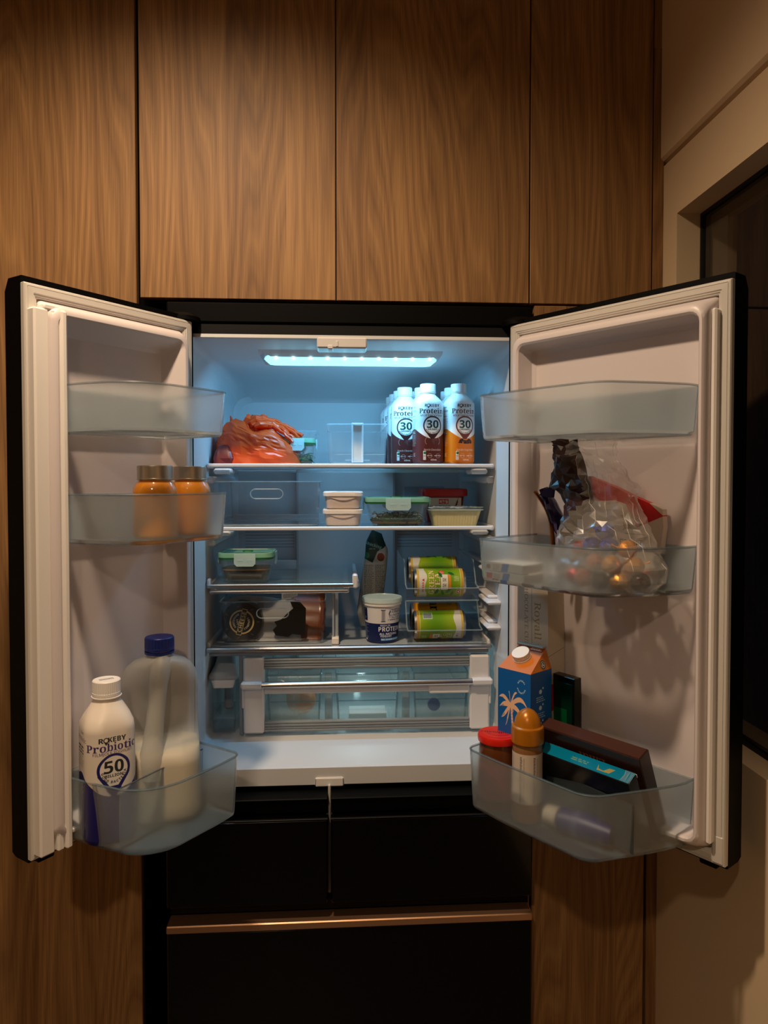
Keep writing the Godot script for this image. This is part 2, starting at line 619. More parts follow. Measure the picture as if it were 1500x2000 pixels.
func setting() -> void:
	struct("floor", B2(Vector3(-2.1, -0.1, -0.8), Vector3(0.8, 0.0, 3.1), 0.0), M.floor_stone)
	struct("ceiling", B2(Vector3(-2.1, 2.7, -0.8), Vector3(0.8, 2.8, 3.1), 0.0), M.ceiling_paint)
	struct("wall_left", B2(Vector3(-2.1, 0, -0.8), Vector3(-2.0, 2.7, 3.1), 0.0), M.paint_wall)
	struct("wall_front", B2(Vector3(-2.1, 0, 3.0), Vector3(0.8, 2.7, 3.1), 0.0), M.far_wall)
	struct("wall_back", B2(Vector3(-2.1, 0, -0.8), Vector3(0.8, 2.7, -0.7), 0.0), M.paint_wall)
	var wr := MB.new()
	var x0 := 0.67
	wr.add(B2(Vector3(x0, 0, -0.7), Vector3(x0 + 0.13, 2.148, 0.031), 0.0))
	wr.add(B2(Vector3(x0, 0, 0.031), Vector3(x0 + 0.13, 0.972, 1.35), 0.0))
	wr.add(B2(Vector3(x0, 2.024, 0.031), Vector3(x0 + 0.13, 2.148, 1.35), 0.0))
	wr.add(B2(Vector3(x0, 0, 1.35), Vector3(x0 + 0.13, 2.148, 3.0), 0.0))
	wr.add(B2(Vector3(x0 + 0.012, 2.148, -0.7), Vector3(x0 + 0.13, 2.158, 3.0), 0.0))
	struct("wall_right", wr, M.paint_wall)
	struct("trim_1", B2(Vector3(x0 - 0.007, 2.158, -0.7), Vector3(x0 + 0.13, 2.7, 3.0), 0.006), M.paint_wall)
	# window of dark glass set back in the right wall
	var win := struct("window_1", frame_mb(x0), M.dark_slot)
	put(win, "pane", B2(Vector3(x0 + 0.055, 0.98, 0.036), Vector3(x0 + 0.061, 2.018, 0.70), 0.0), M.window_glass)
	put(win, "pane", B2(Vector3(x0 + 0.055, 0.98, 0.706), Vector3(x0 + 0.061, 2.018, 1.345), 0.0), M.window_glass)
	put(win, "mullion", B2(Vector3(x0 + 0.05, 0.98, 0.70), Vector3(x0 + 0.066, 2.018, 0.706), 0.001), M.dark_slot)
	# tall cabinets beside the refrigerator and wall cabinets above it
	var zf := -0.03
	var t := thing("tall_cabinet", "tall wood veneer cabinet left of the fridge, half hidden by its open door", "cabinet", Vector3.ZERO)
	put(t, "carcass", B2(Vector3(-1.36, 0.08, -0.69), Vector3(-0.456, 2.64, zf - 0.022), 0.0), M.carcass)
	cabinet_door(t, -0.898, -0.4539 - 0.0005, 0.1, 2.66, zf, 0.13)
	cabinet_door(t, -1.35, -0.901, 0.1, 2.66, zf, 0.6)
	t = thing("wall_cabinet", "wood veneer cabinet above the left half of the fridge, beside the tall left cabinet", "cabinet", Vector3.ZERO, 0, "")
	put(t, "carcass", B2(Vector3(-0.447, 1.862, -0.69), Vector3(-0.041, 2.64, zf - 0.022), 0.0), M.carcass)
	cabinet_door(t, -0.4465, -0.0412, 1.847, 2.66, zf, 0.41)
	t = thing("wall_cabinet", "wood veneer cabinet above the right half of the fridge, with a small dark knot", "cabinet", Vector3.ZERO, 0, "")
	put(t, "carcass", B2(Vector3(-0.0395, 1.862, -0.69), Vector3(0.373, 2.64, zf - 0.022), 0.0), M.carcass)
	cabinet_door(t, -0.0392, 0.3733, 1.847, 2.66, zf, 0.02)
	t = thing("tall_cabinet", "narrow tall wood veneer cabinet right of the fridge, against the beige wall", "cabinet", Vector3.ZERO)
	put(t, "carcass", B2(Vector3(0.381, 0.08, -0.69), Vector3(0.648, 2.64, zf - 0.022), 0.0), M.carcass)
	cabinet_door(t, 0.3762, 0.6435, 1.847, 2.66, zf, 0.33)
	cabinet_door(t, 0.3862, 0.6395, 0.1, 1.843, zf, 0.52)
	put(t, "side_panel", B2(Vector3(0.374, 0.1, -0.69), Vector3(0.381, 1.835, zf - 0.001), 0.0005), M.wood)
	var fm := B2(Vector3(0.6465, 0.1, zf - 0.03), Vector3(0.6695, 2.66, zf - 0.002), 0.0005)
	struct("trim_2", fm, M.wood)

func frame_mb(x0: float) -> MB:
	var m := MB.new()
	m.add(B2(Vector3(x0 + 0.05, 0.972, 0.031), Vector3(x0 + 0.07, 0.98, 1.35), 0.0))
	m.add(B2(Vector3(x0 + 0.05, 2.018, 0.031), Vector3(x0 + 0.07, 2.024, 1.35), 0.0))
	m.add(B2(Vector3(x0 + 0.05, 0.98, 0.031), Vector3(x0 + 0.07, 2.018, 0.036), 0.0))
	m.add(B2(Vector3(x0 + 0.05, 0.98, 1.345), Vector3(x0 + 0.07, 2.018, 1.35), 0.0))
	return m

# ---------------------------------------------------------------- refrigerator
const RO := Vector3(0.328, 0, 0.02)
const RU := Vector3(0.578, 0, 0.816)
const RN := Vector3(-0.816, 0, 0.578)
const LO := Vector3(-0.338, 0, 0.02)
const LU := Vector3(-0.593, 0, 0.804)
const LN := Vector3(0.804, 0, 0.593)
const DY0 := 0.843
const DY1 := 1.787

func right_frame() -> Transform3D:
	return Transform3D(Basis(RU.normalized(), Vector3.UP, RN.normalized()), RO)

func left_frame() -> Transform3D:
	return Transform3D(Basis(-LU.normalized(), Vector3.UP, LN.normalized()), LO)

# rectangle ring in x,y at depth z with rounded corners, ordered so that a loft towards +z faces outwards
func rxy(x0: float, x1: float, y0: float, y1: float, r: float, z: float, n := 4) -> PackedVector3Array:
	var out := PackedVector3Array()
	for p in rr(x1 - x0, y1 - y0, r, 0.0, Vector2.ZERO, n):
		out.append(Vector3((x0 + x1) / 2 + p.x, (y0 + y1) / 2 - p.z, z))
	return out

func fridge() -> void:
	var t := thing("refrigerator", "large black refrigerator with both upper doors open and its bright inside showing", "refrigerator", Vector3.ZERO)
	# black outer shell, open at the front of the cold space
	var sh := MB.new()
	sh.add(B2(Vector3(-0.385, 0.06, -0.64), Vector3(0.371, 0.80, 0.0), 0.003))
	sh.add(B2(Vector3(-0.385, 0.80, -0.64), Vector3(-0.356, 1.83, -0.001), 0.002))
	sh.add(B2(Vector3(0.347, 0.80, -0.64), Vector3(0.371, 1.83, -0.001), 0.002))
	sh.add(B2(Vector3(-0.385, 1.79, -0.64), Vector3(0.371, 1.83, -0.001), 0.002))
	sh.add(B2(Vector3(-0.385, 0.80, -0.64), Vector3(0.371, 1.83, -0.60), 0.002))
	put(t, "shell", sh, M.black_satin)
	put(t, "top_panel", B2(Vector3(-0.386, 1.7905, -0.05), Vector3(0.372, 1.832, 0.004), 0.003), M.black_satin)
	put(t, "top_strip", B2(Vector3(-0.3248, 1.7661, -0.04), Vector3(0.3320, 1.7894, 0.0), 0.002), M.grey_satin)
	# white inner liner: front flange, walls drawn in towards the back
	var rings := []
	var yb := 0.858
	var yt := 1.761
	rings.append(rxy(-0.356, 0.349, 0.826, 1.768, 0.006, -0.012))
	rings.append(rxy(-0.356, 0.349, 0.826, 1.768, 0.006, 0.0))
	rings.append(rxy(-0.345, 0.338, yb + 0.004, yt, 0.012, 0.001))
	rings.append(rxy(-0.342, 0.335, yb + 0.007, yt - 0.003, 0.014, -0.006))
	rings.append(rxy(-0.335, 0.327, 0.884, 1.748, 0.02, -0.13))
	rings.append(rxy(-0.333, 0.325, 0.886, 1.741, 0.03, -0.30))
	rings.append(rxy(-0.331, 0.323, 0.886, 1.725, 0.045, -0.44))
	rings.append(rxy(-0.329, 0.321, 0.886, 1.700, 0.045, -0.53))
	rings.append(rxy(-0.318, 0.310, 0.893, 1.685, 0.045, -0.545))
	var lm := MB.new()
	loft(lm, rings, false, false)
	var last: PackedVector3Array = rings[-1]
	var mid := Vector3.ZERO
	for p in last:
		mid += p / last.size()
	for i in last.size():
		lm.tri(mid, last[i], last[(i + 1) % last.size()])
	# outside of the liner, so that it is a closed body
	var back := MB.new()
	loft(back, [rxy(-0.356, 0.349, 0.826, 1.768, 0.006, -0.012), rxy(-0.352, 0.345, 0.83, 1.764, 0.02, -0.585)], false, false, true)
	lm.add(back)
	put(t, "liner", lm, M.liner_white, 30)
	# duct cover down the middle of the back wall
	var dc := MB.new()
	loft(dc, [rxy(-0.155, 0.124, 0.94, 1.508, 0.012, -0.54), rxy(-0.153, 0.122, 0.942, 1.506, 0.014, -0.507), rxy(-0.147, 0.116, 0.948, 1.5, 0.014, -0.502)], false, false)
	var lr := rxy(-0.147, 0.116, 0.948, 1.5, 0.014, -0.502)
	var face_c := Vector3(-0.0155, 1.224, -0.502)
	for i in lr.size():
		dc.tri(face_c, lr[i], lr[(i + 1) % lr.size()])
	put(t, "duct_cover", dc, M.liner_white)
	# louvred vents either side of the duct
	for s in [[-0.30, -0.162], [0.131, 0.29]]:
		for yy in [1.275, 1.13]:
			var vm := MB.new()
			for k in 9:
				vm.add(B2(Vector3(s[0], yy + k * 0.0085, -0.552), Vector3(s[1], yy + k * 0.0085 + 0.004, -0.5445), 0.001))
			put(t, "vent_louvre", vm, M.vent_grey)
	put(t, "vent_grid", B2(Vector3(0.1520, 1.4120, -0.552), Vector3(0.2669, 1.4486, -0.541), 0.002), M.vent_grey)
	# guide for the door flap at the front of the inner ceiling
	var gd := MB.new()
	gd.add(B2(Vector3(-0.0800, 1.741, -0.052), Vector3(0.0241, 1.764, 0.003), 0.003))
	gd.add(B2(Vector3(-0.0578, 1.7385, -0.03), Vector3(-0.0461, 1.748, 0.0045), 0.002))
	gd.add(B2(Vector3(-0.0408, 1.744, -0.03), Vector3(-0.0355, 1.756, 0.0045), 0.001))
	put(t, "flap_guide", gd, M.white_plastic)
	# strip light hanging a little below the inner ceiling, its lens slanting towards the front
	var xa := -0.1987
	var xb := 0.1829
	var sl := MB.new()
	var lens := MB.new()
	var hp := []
	var lp := []
	for k in 33:
		var f := k / 32.0
		var e := sqrt(maxf(1.0 - pow(absf(f * 2.0 - 1.0), 24.0), 0.0))
		var x := lerpf(xa - 0.012, xb + 0.012, f)
		hp.append([Vector3(x, 1.756, -0.075), Vector3(x, 1.7465, -0.090), Vector3(x, lerpf(1.745, 1.7225, e), -0.1215), Vector3(x, lerpf(1.747, 1.724, e), -0.135), Vector3(x, 1.752, -0.165), Vector3(x, 1.765, -0.165)])
		x = lerpf(xa, xb, f)
		lp.append([Vector3(x, lerpf(1.734, 1.7455, e) + 0.0012, -0.0925 - 0.010 * (1.0 - e)), Vector3(x, lerpf(1.734, 1.734, e), -0.1045), Vector3(x, lerpf(1.734, 1.7235, e) - 0.0003, -0.1195 + 0.010 * (1.0 - e)), Vector3(x, lerpf(1.735, 1.7245, e), -0.125)])
	for q in [[sl, hp], [lens, lp]]:
		for k in 32:
			for r in (q[1][0] as Array).size() - 1:
				(q[0] as MB).quad(q[1][k][r + 1], q[1][k][r], q[1][k + 1][r], q[1][k + 1][r + 1])
	put(t, "light_housing", sl, M.liner_white)
	put(t, "strip_lamp", lens, M.led_glow)
	for k in 10:
		var lx := -0.1728 + k * 0.0378
		put(t, "led_lamp", blob(Vector3.ZERO, Vector3(0.0028, 0.0028, 0.0014), 1, 0.0, 0.1, 5, 8).mesh(60), M.led_dot).position = Vector3(lx, 1.7365, -0.0995)
	# shelf rails and stops on the side walls
	for q in [[1.318, 0.05], [1.255, 0.035], [1.185, 0.05], [1.128, 0.035]]:
		var rm := MB.new()
		rm.add(B2(Vector3(0.298, q[0], -0.20), Vector3(0.332, q[0] + 0.010, -0.09), 0.004))
		rm.add(B2(Vector3(0.306, q[0] + 0.010, -0.50), Vector3(0.332, q[0] + 0.018, -0.12), 0.003))
		put(t, "shelf_rail", rm, M.white_plastic)
	for yy in [1.46, 1.315]:
		for sx in [-1, 1]:
			var xx := 0.322 if sx > 0 else -0.331
			put(t, "shelf_rail", B2(Vector3(xx - 0.012, yy, -0.5), Vector3(xx + 0.012, yy + 0.016, -0.16), 0.004), M.white_plastic)
	# catch in the lower lip and the divider below it
	var ct := MB.new()
	loft(ct, [rxy(-0.0865, -0.0251, 0.8215, 0.8423, 0.004, -0.001), rxy(-0.0854, -0.0262, 0.8226, 0.8412, 0.004, 0.003)], true, false)
	box(ct, Vector3(-0.0559, 0.8324, 0.0035), Vector3(0.0572, 0.017, 0.002), 0.0008)
	put(t, "lip_catch", ct, M.white_plastic)
	put(t, "drawer_mullion", B2(Vector3(-0.0586, 0.60, -0.02), Vector3(-0.0532, 0.829, 0.012), 0.0015), M.gasket_grey)
	# hinge covers
	var hl := MB.new()
	loft(hl, [rr(0.07, 0.075, 0.03, 1.789, Vector2(-0.352, 0.005)), rr(0.07, 0.075, 0.03, 1.797, Vector2(-0.352, 0.005)), rr(0.05, 0.055, 0.024, 1.806, Vector2(-0.352, 0.0))], true, true)
	put(t, "hinge_cover", hl, M.black_satin)
	var hr := MB.new()
	loft(hr, [rr(0.07, 0.075, 0.03, 1.789, Vector2(0.342, 0.005)), rr(0.07, 0.075, 0.03, 1.797, Vector2(0.342, 0.005)), rr(0.05, 0.055, 0.024, 1.806, Vector2(0.342, 0.0))], true, true)
	put(t, "hinge_cover", hr, M.black_satin)
	# drawers below
	var zd := 0.05
	var xs := [-0.384, -0.0591, -0.0528, 0.366]
	for k in 2:
		var d := put(t, "drawer", B2(Vector3(xs[k * 2], 0.600, 0.0), Vector3(xs[k * 2 + 1], 0.775, zd), 0.003), M.black_gloss)
		var gr := MB.new()
		gr.add(B2(Vector3(xs[k * 2], 0.776, 0.0), Vector3(xs[k * 2 + 1], 0.812, 0.022), 0.002))
		gr.add(B2(Vector3(xs[k * 2], 0.812, 0.0), Vector3(xs[k * 2 + 1], 0.816, zd - 0.006), 0.0015))
		put(d, "finger_recess", gr, M.black_satin)
		put(d, "edge_trim", B2(Vector3(xs[k * 2], 0.7745, zd - 0.006), Vector3(xs[k * 2 + 1], 0.7765, zd + 0.0005), 0.0006), M.grey_satin)
	var dl := put(t, "drawer", B2(Vector3(-0.384, 0.09, 0.0), Vector3(0.366, 0.550, zd), 0.003), M.black_gloss)
	put(dl, "finger_recess", B2(Vector3(-0.384, 0.570, 0.0), Vector3(0.366, 0.597, 0.018), 0.002), M.black_satin)
	put(dl, "handle_strip", B2(Vector3(-0.384, 0.5505, 0.012), Vector3(0.366, 0.5665, zd + 0.004), 0.002), M.copper_metal)
	put(t, "plinth", B2(Vector3(-0.38, 0.0, -0.6), Vector3(0.366, 0.085, 0.0), 0.003), M.black_satin)
	fridge_door(t, false)
	fridge_door(t, true)

# door in its own frame: x along the width (u), y up, z towards the inside of the fridge
func fridge_door(t: Node3D, right: bool) -> void:
	var x := right_frame() if right else left_frame()
	var w := 0.457 if right else 0.351
	var m := func(u0: float, u1: float) -> Array: return [u0, u1] if right else [-u1, -u0]
	# black outer door with chamfered outside edges
	var q: Array = m.call(-0.012, w)
	var dm := MB.new()
	loft(dm, [rxy(q[0] + 0.02, q[1] - 0.016, DY0 + 0.012, DY1 + 0.002, 0.004, -0.058), rxy(q[0], q[1] - 0.0 if not right else q[1] - 0.0, DY0 - 0.002, DY1 - 0.006, 0.003, -0.046), rxy(q[0], q[1], DY0 - 0.006, DY1 + 0.012, 0.002, -0.036), rxy(q[0], q[1], DY0 - 0.006, DY1 + 0.012, 0.002, -0.0005)], false, false)
	for k in 2:
		var rg := rxy(q[0] + 0.02, q[1] - 0.016, DY0 + 0.012, DY1 + 0.002, 0.004, -0.058) if k == 0 else rxy(q[0], q[1], DY0 - 0.006, DY1 + 0.012, 0.002, -0.0005)
		var c := Vector3((rg[0].x + rg[10].x) / 2, (DY0 + DY1) / 2, rg[0].z)
		for i in rg.size():
			if k == 1:
				dm.tri(c, rg[i], rg[(i + 1) % rg.size()])
			else:
				dm.tri(c, rg[(i + 1) % rg.size()], rg[i])
	var d := put(t, "door", dm, M.black_satin)
	d.transform = x
	# ribbed gasket frame
	var gm := MB.new()
	var prof := [[0.0, 0.0], [0.0, 0.008], [0.0015, 0.0105], [0.0050, 0.0112], [0.0052, 0.0104], [0.0058, 0.0104], [0.0060, 0.0114], [0.0150, 0.0118], [0.0162, 0.0104], [0.0185, 0.0100], [0.0195, 0.0085], [0.0215, 0.0082], [0.0225, 0.006], [0.0235, 0.0]]
	var rings := []
	var wide := 1.0
	for p in prof:
		var qq: Array = m.call(p[0], w - p[0])
		rings.append(rxy(qq[0], qq[1], DY0 + p[0], DY1 - p[0], 0.001, p[1], 1))
	loft(gm, rings, false, false)
	put(d, "gasket", gm, M.gasket_grey, 25)
	# white inner liner with its raised rim
	var lm := MB.new()
	var lp := [[0.0225, -0.0005, 0.004], [0.0235, 0.004, 0.006], [0.027, 0.03, 0.018], [0.031, 0.038, 0.022], [0.036, 0.041, 0.022], [0.042, 0.041, 0.018], [0.046, 0.038, 0.014], [0.054, 0.006, 0.010], [0.062, 0.0005, 0.006]]
	if not right:
		lp = [[0.0225, -0.0005, 0.004], [0.0235, 0.004, 0.006], [0.027, 0.026, 0.018], [0.031, 0.034, 0.022], [0.036, 0.037, 0.022], [0.041, 0.037, 0.018], [0.045, 0.034, 0.014], [0.062, 0.006, 0.010], [0.07, 0.0005, 0.006]]
	rings = []
	for p in lp:
		var qq: Array = m.call(p[0], w - (minf(p[0], 0.055) if not right else minf(p[0], 0.0265 + (p[0] - 0.0265) * 0.62)))
		var top: float = DY1 - p[0] - (0.006 if p[0] > 0.025 else 0.0)
		rings.append(rxy(qq[0], qq[1], DY0 + p[0] * 0.75 + 0.006, top, p[2], p[1], 4))
	loft(lm, rings, false, false)
	var lr: PackedVector3Array = rings[-1]
	var cc := Vector3.ZERO
	for p in lr:
		cc += p / lr.size()
	for i in lr.size():
		lm.tri(cc, lr[i], lr[(i + 1) % lr.size()])
	put(d, "inner_liner", lm, M.door_white, 32)
	# little lugs on the hinge-side rim that carry the bins
	for yy in ([1.30, 1.60, 0.93] if right else [1.345, 1.60, 0.93]):
		var qq: Array = m.call(0.058, 0.072)
		put(d, "bin_lug", B2(Vector3(qq[0], yy, 0.004), Vector3(qq[1], yy + 0.014, 0.02), 0.002), M.door_white)
	if right:
		# slim rail with a seal along the closing edge
		var rail := MB.new()
		rail.add(B2(Vector3(w - 0.0262, DY0 + 0.035, 0.004), Vector3(w - 0.0168, DY1 - 0.045, 0.025), 0.003))
		put(d, "seal_rail", rail, M.soft_white)
		put(d, "corner_pad", B2(Vector3(w - 0.022, DY0 + 0.002, 0.0), Vector3(w - 0.001, DY0 + 0.05, 0.0125), 0.003), M.gasket_grey)
	else:
		# the hinged flap that closes the gap between the two doors
		var fm := MB.new()
		fm.add(B2(Vector3(-0.347, 0.851, 0.002), Vector3(-0.321, DY1 - 0.041, 0.030), 0.003))
		fm.add(B2(Vector3(-0.3225, 0.851, 0.006), Vector3(-0.318, DY1 - 0.043, 0.024), 0.001))
		fm.add(B2(Vector3(-0.3185, 0.851, 0.002), Vector3(-0.306, DY1 - 0.041, 0.034), 0.003))
		fm.add(B2(Vector3(-0.3065, 0.851, 0.002), Vector3(-0.2935, DY1 - 0.040, 0.040), 0.004))
		put(d, "closing_flap", fm, M.soft_white)
		put(d, "flap_hook", B2(Vector3(-0.330, DY1 - 0.043, 0.008), Vector3(-0.296, DY1 - 0.032, 0.030), 0.003), M.soft_white)
	put(d, "door_foot", B2(Vector3(m.call(w - 0.05, w - 0.02)[0], DY0 - 0.016, -0.03), Vector3(m.call(w - 0.05, w - 0.02)[1], DY0 - 0.005, -0.004), 0.002), M.black_satin)

# ---------------------------------------------------------------- shelves
func glass_shelf(label: String, x0: float, x1: float, y: float, zb: float, zf: float, trim: Material, front_h: float) -> Node3D:
	var t := thing("fridge_shelf", label, "shelf", Vector3((x0 + x1) / 2, y, (zf + zb) / 2))
	var hw := (x1 - x0) / 2
	var hd := (zf - zb) / 2
	put(t, "glass", B2(Vector3(-hw + 0.006, -0.005, -hd), Vector3(hw - 0.006, 0.0, hd - 0.006), 0.0008), M.glass_pane)
	put(t, "front_trim", B2(Vector3(-hw, -front_h, hd - 0.012), Vector3(hw, 0.0015, hd), 0.002), trim)
	put(t, "back_trim", B2(Vector3(-hw, -0.008, -hd - 0.004), Vector3(hw, 0.012, -hd + 0.006), 0.002), M.white_plastic)
	for s in [-1.0, 1.0]:
		put(t, "side_trim", B2(Vector3(s * hw - 0.005, -0.009, -hd), Vector3(s * hw + 0.005, 0.002, hd - 0.01), 0.002), M.white_plastic)
	return t

func shelves() -> void:
	var t := glass_shelf("uppermost glass shelf, holding the orange bag and the row of milk drinks", -0.328, 0.319, 1.503, -0.50, -0.13, M.white_plastic, 0.007)
	for s in [-1.0, 1.0]:
		put(t, "bracket", B2(Vector3(s * 0.295 - 0.02, -0.022, 0.10), Vector3(s * 0.295 + 0.02, -0.009, 0.165), 0.004), M.white_plastic)
	put(t, "under_rail", B2(Vector3(-0.29, -0.018, 0.06), Vector3(0.29, -0.009, 0.085), 0.003), M.clear_edge)
	t = glass_shelf("second glass shelf from the top, holding the food boxes", -0.328, 0.319, 1.360, -0.50, -0.13, M.white_plastic, 0.007)
	for s in [-1.0, 1.0]:
		put(t, "bracket", B2(Vector3(s * 0.298 - 0.02, -0.02, 0.10), Vector3(s * 0.298 + 0.02, -0.009, 0.165), 0.004), M.white_plastic)
	t = glass_shelf("short half-width glass shelf on the left, holding the brown soup box", -0.331, 0.006, 1.231, -0.515, -0.125, M.silver, 0.008)
	put(t, "corner_post", B2(Vector3(0.158, -0.010, 0.17), Vector3(0.170, 0.022, 0.196), 0.003), M.white_plastic)
	put(t, "corner_post", B2(Vector3(-0.170, -0.006, 0.17), Vector3(-0.162, 0.014, 0.192), 0.003), M.white_plastic)
	t = thing("sliding_frame", "slide-out glass frame with a thin silver front bar just under the short half shelf", "shelf", Vector3(-0.165, 1.216, -0.31))
	put(t, "glass", B2(Vector3(-0.155, -0.003, -0.19), Vector3(0.14, 0.001, 0.175), 0.0006), M.glass_pane)
	put(t, "front_trim", B2(Vector3(-0.162, -0.005, 0.172), Vector3(0.152, 0.002, 0.184), 0.002), M.silver)
	for s in [-0.157, 0.147]:
		put(t, "side_trim", B2(Vector3(s - 0.006, -0.008, -0.19), Vector3(s + 0.006, 0.004, 0.17), 0.002), M.white_plastic)
	# wide shelf over the chiller drawer, with its upright
	t = thing("fridge_shelf", "lowest wide shelf over the chiller drawer, grey with a chrome front edge", "shelf", Vector3(-0.006, 1.088, -0.31))
	put(t, "plate", B2(Vector3(-0.322, -0.008, -0.20), Vector3(0.315, 0.0, 0.175), 0.001), M.vent_grey)
	var fr := MB.new()
	fr.add(B2(Vector3(-0.328, -0.010, 0.172), Vector3(0.322, 0.001, 0.188), 0.003))
	put(t, "front_trim", fr, M.silver)
	put(t, "lower_trim", B2(Vector3(-0.322, -0.019, 0.165), Vector3(0.316, -0.0105, 0.181), 0.002), M.grey_bar)
	for s in [-0.325, 0.319]:
		put(t, "side_trim", B2(Vector3(s - 0.004, -0.010, -0.20), Vector3(s + 0.004, 0.010, 0.172), 0.002), M.white_plastic)
	var up := MB.new()
	up.add(B2(Vector3(-0.0448, 0.0, -0.19), Vector3(-0.0401, 0.124, 0.158), 0.001))
	up.add(B2(Vector3(-0.0412, 0.0, 0.13), Vector3(-0.0306, 0.122, 0.150), 0.002))
	put(t, "upright", up, M.vent_grey)
	put(t, "upright_foot", B2(Vector3(-0.0459, 0.001, 0.13), Vector3(-0.0295, 0.017, 0.168), 0.002), M.soft_white)

# ---------------------------------------------------------------- door bins
# outline in door frame (u, n), walking from the hinge end along the front to the outer end; the back is straight
func bin(x: Transform3D, right: bool, pts: Array, y0: float, y1: float, label: String) -> Node3D:
	var t := thing("door_bin", label, "fridge bin", Vector3.ZERO, 0, "")
	t.transform = x
	var curve := PackedVector2Array()
	# smooth the outline with a closed Catmull-Rom where it bends
	for i in pts.size():
		curve.append(pts[i])
	var n := curve.size()
	var ring_at := func(y: float, inset: float) -> PackedVector3Array:
		var out := PackedVector3Array()
		for i in n:
			var p := curve[i]
			var a := curve[(i - 1 + n) % n]
			var b := curve[(i + 1) % n]
			var d := ((p - a).normalized() + (b - p).normalized()).normalized()
			var nn := Vector2(d.y, -d.x)
			var q := p + nn * inset
			out.append(Vector3(q.x, y, q.y) if right else Vector3(-q.x, y, q.y))
		if right:
			return out
		out.reverse()
		return out
	var th := 0.003
	var rings := []
	for k in [[0.0, 0.012], [0.003, 0.008], [0.008, 0.006], [0.5, 0.003], [1.0, 0.0]]:
		var y: float = y0 + k[0] if k[0] < 0.1 else lerpf(y0, y1, k[0])
		rings.append(ring_at.call(y, k[1]))
	var inner := []
	for k in [[1.0, th], [0.5, 0.003 + th], [0.008, 0.006 + th]]:
		var y: float = y0 + k[0] if k[0] < 0.1 else lerpf(y0, y1, k[0])
		inner.append(ring_at.call(y, k[1]))
	# ring order here is clockwise or not depending on the walk: test with the first edge
	var wall := MB.new()
	loft(wall, rings + inner, false, false, true)
	put(t, "wall", wall, M.bin_plastic, 40)
	var fl := MB.new()
	loft(fl, [ring_at.call(y0, 0.012), ring_at.call(y0 + 0.003, 0.0085)], true, true, true)
	put(t, "floor", fl, M.bin_floor_plastic)
	var rim := MB.new()
	var path := []
	for i in n:
		path.append(Vector3(curve[i].x if right else -curve[i].x, y1, curve[i].y - 0.0015))
	tube(rim, path, 0.0022, 6)
	put(t, "rim", rim, M.bin_floor_plastic)
	return t

func arc_pts(out: Array, c: Vector2, r: float, a0: float, a1: float, n: int) -> void:
	for k in n + 1:
		var a := deg_to_rad(lerpf(a0, a1, float(k) / n))
		out.append(c + Vector2(cos(a), sin(a)) * r)

func outline_right(depth: float) -> Array:
	var o := [Vector2(0.064, 0.002), Vector2(0.064, 0.05), Vector2(0.064, depth - 0.045)]
	arc_pts(o, Vector2(0.082, depth - 0.02), 0.018, 178, 92, 5)
	o += [Vector2(0.14, depth + 0.001), Vector2(0.21, depth + 0.001), Vector2(0.27, depth)]
	arc_pts(o, Vector2(0.30, depth - 0.05), 0.05, 84, 22, 7)
	o += [Vector2(0.375, depth * 0.52), Vector2(0.392, depth * 0.3), Vector2(0.400, 0.03), Vector2(0.4005, 0.002)]
	return o

func outline_left(depth: float) -> Array:
	var o := [Vector2(0.064, 0.002), Vector2(0.064, 0.05), Vector2(0.064, depth - 0.045)]
	arc_pts(o, Vector2(0.082, depth - 0.02), 0.018, 178, 92, 5)
	o += [Vector2(0.12, depth + 0.001), Vector2(0.155, depth)]
	arc_pts(o, Vector2(0.196, depth - 0.09), 0.09, 88, 22, 8)
	o += [Vector2(0.291, depth * 0.42), Vector2(0.2965, 0.03), Vector2(0.297, 0.002)]
	return o

func door_bins() -> void:
	var r := right_frame()
	var l := left_frame()
	bin(r, true, outline_right(0.18), 1.541, 1.624, "empty frosted bin highest on the right door")
	bin(r, true, outline_right(0.18), 1.279, 1.358, "middle bin of the right door, holding the bag of foil chocolates")
	var t := bin(r, true, outline_right(0.204), 0.856, 0.968, "deep lowest bin of the right door, holding the blue carton and jars")
	put(t, "divider", B2(Vector3(-0.085, -0.04, -0.001), Vector3(0.10, 0.04, 0.001), 0.0006), M.divider_plastic).transform = Transform3D(Basis(Vector3.UP, -0.07), Vector3(0.265, 0.905, 0.118))
	bin(l, false, outline_left(0.18), 1.546, 1.626, "empty frosted bin highest on the left door")
	bin(l, false, outline_left(0.18), 1.361, 1.444, "middle bin of the left door, holding two jars of orange puree")
	t = bin(l, false, outline_left(0.205), 0.856, 0.968, "deep lowest bin of the left door, holding the milk jug and yoghurt drink")
	put(t, "divider", B2(Vector3(-0.11, -0.05, -0.001), Vector3(0.085, 0.05, 0.001), 0.0006), M.bin_plastic).transform = Transform3D(Basis(Vector3.UP, 0.08), Vector3(-0.158, 0.912, 0.118))
	put(t, "divider_edge", B2(Vector3(-0.11, 0.0485, -0.0014), Vector3(0.085, 0.0505, 0.0014), 0.0004), M.divider_plastic).transform = Transform3D(Basis(Vector3.UP, 0.08), Vector3(-0.158, 0.912, 0.118))

# ---------------------------------------------------------------- labels printed on packs
const INK := Color(0.13, 0.15, 0.17)

func cubic(a: Vector2, b: Vector2, c: Vector2, d: Vector2, n: int) -> PackedVector2Array:
	var out := PackedVector2Array()
	for i in n + 1:
		out.append(a.bezier_interpolate(b, c, d, float(i) / n))
	return out

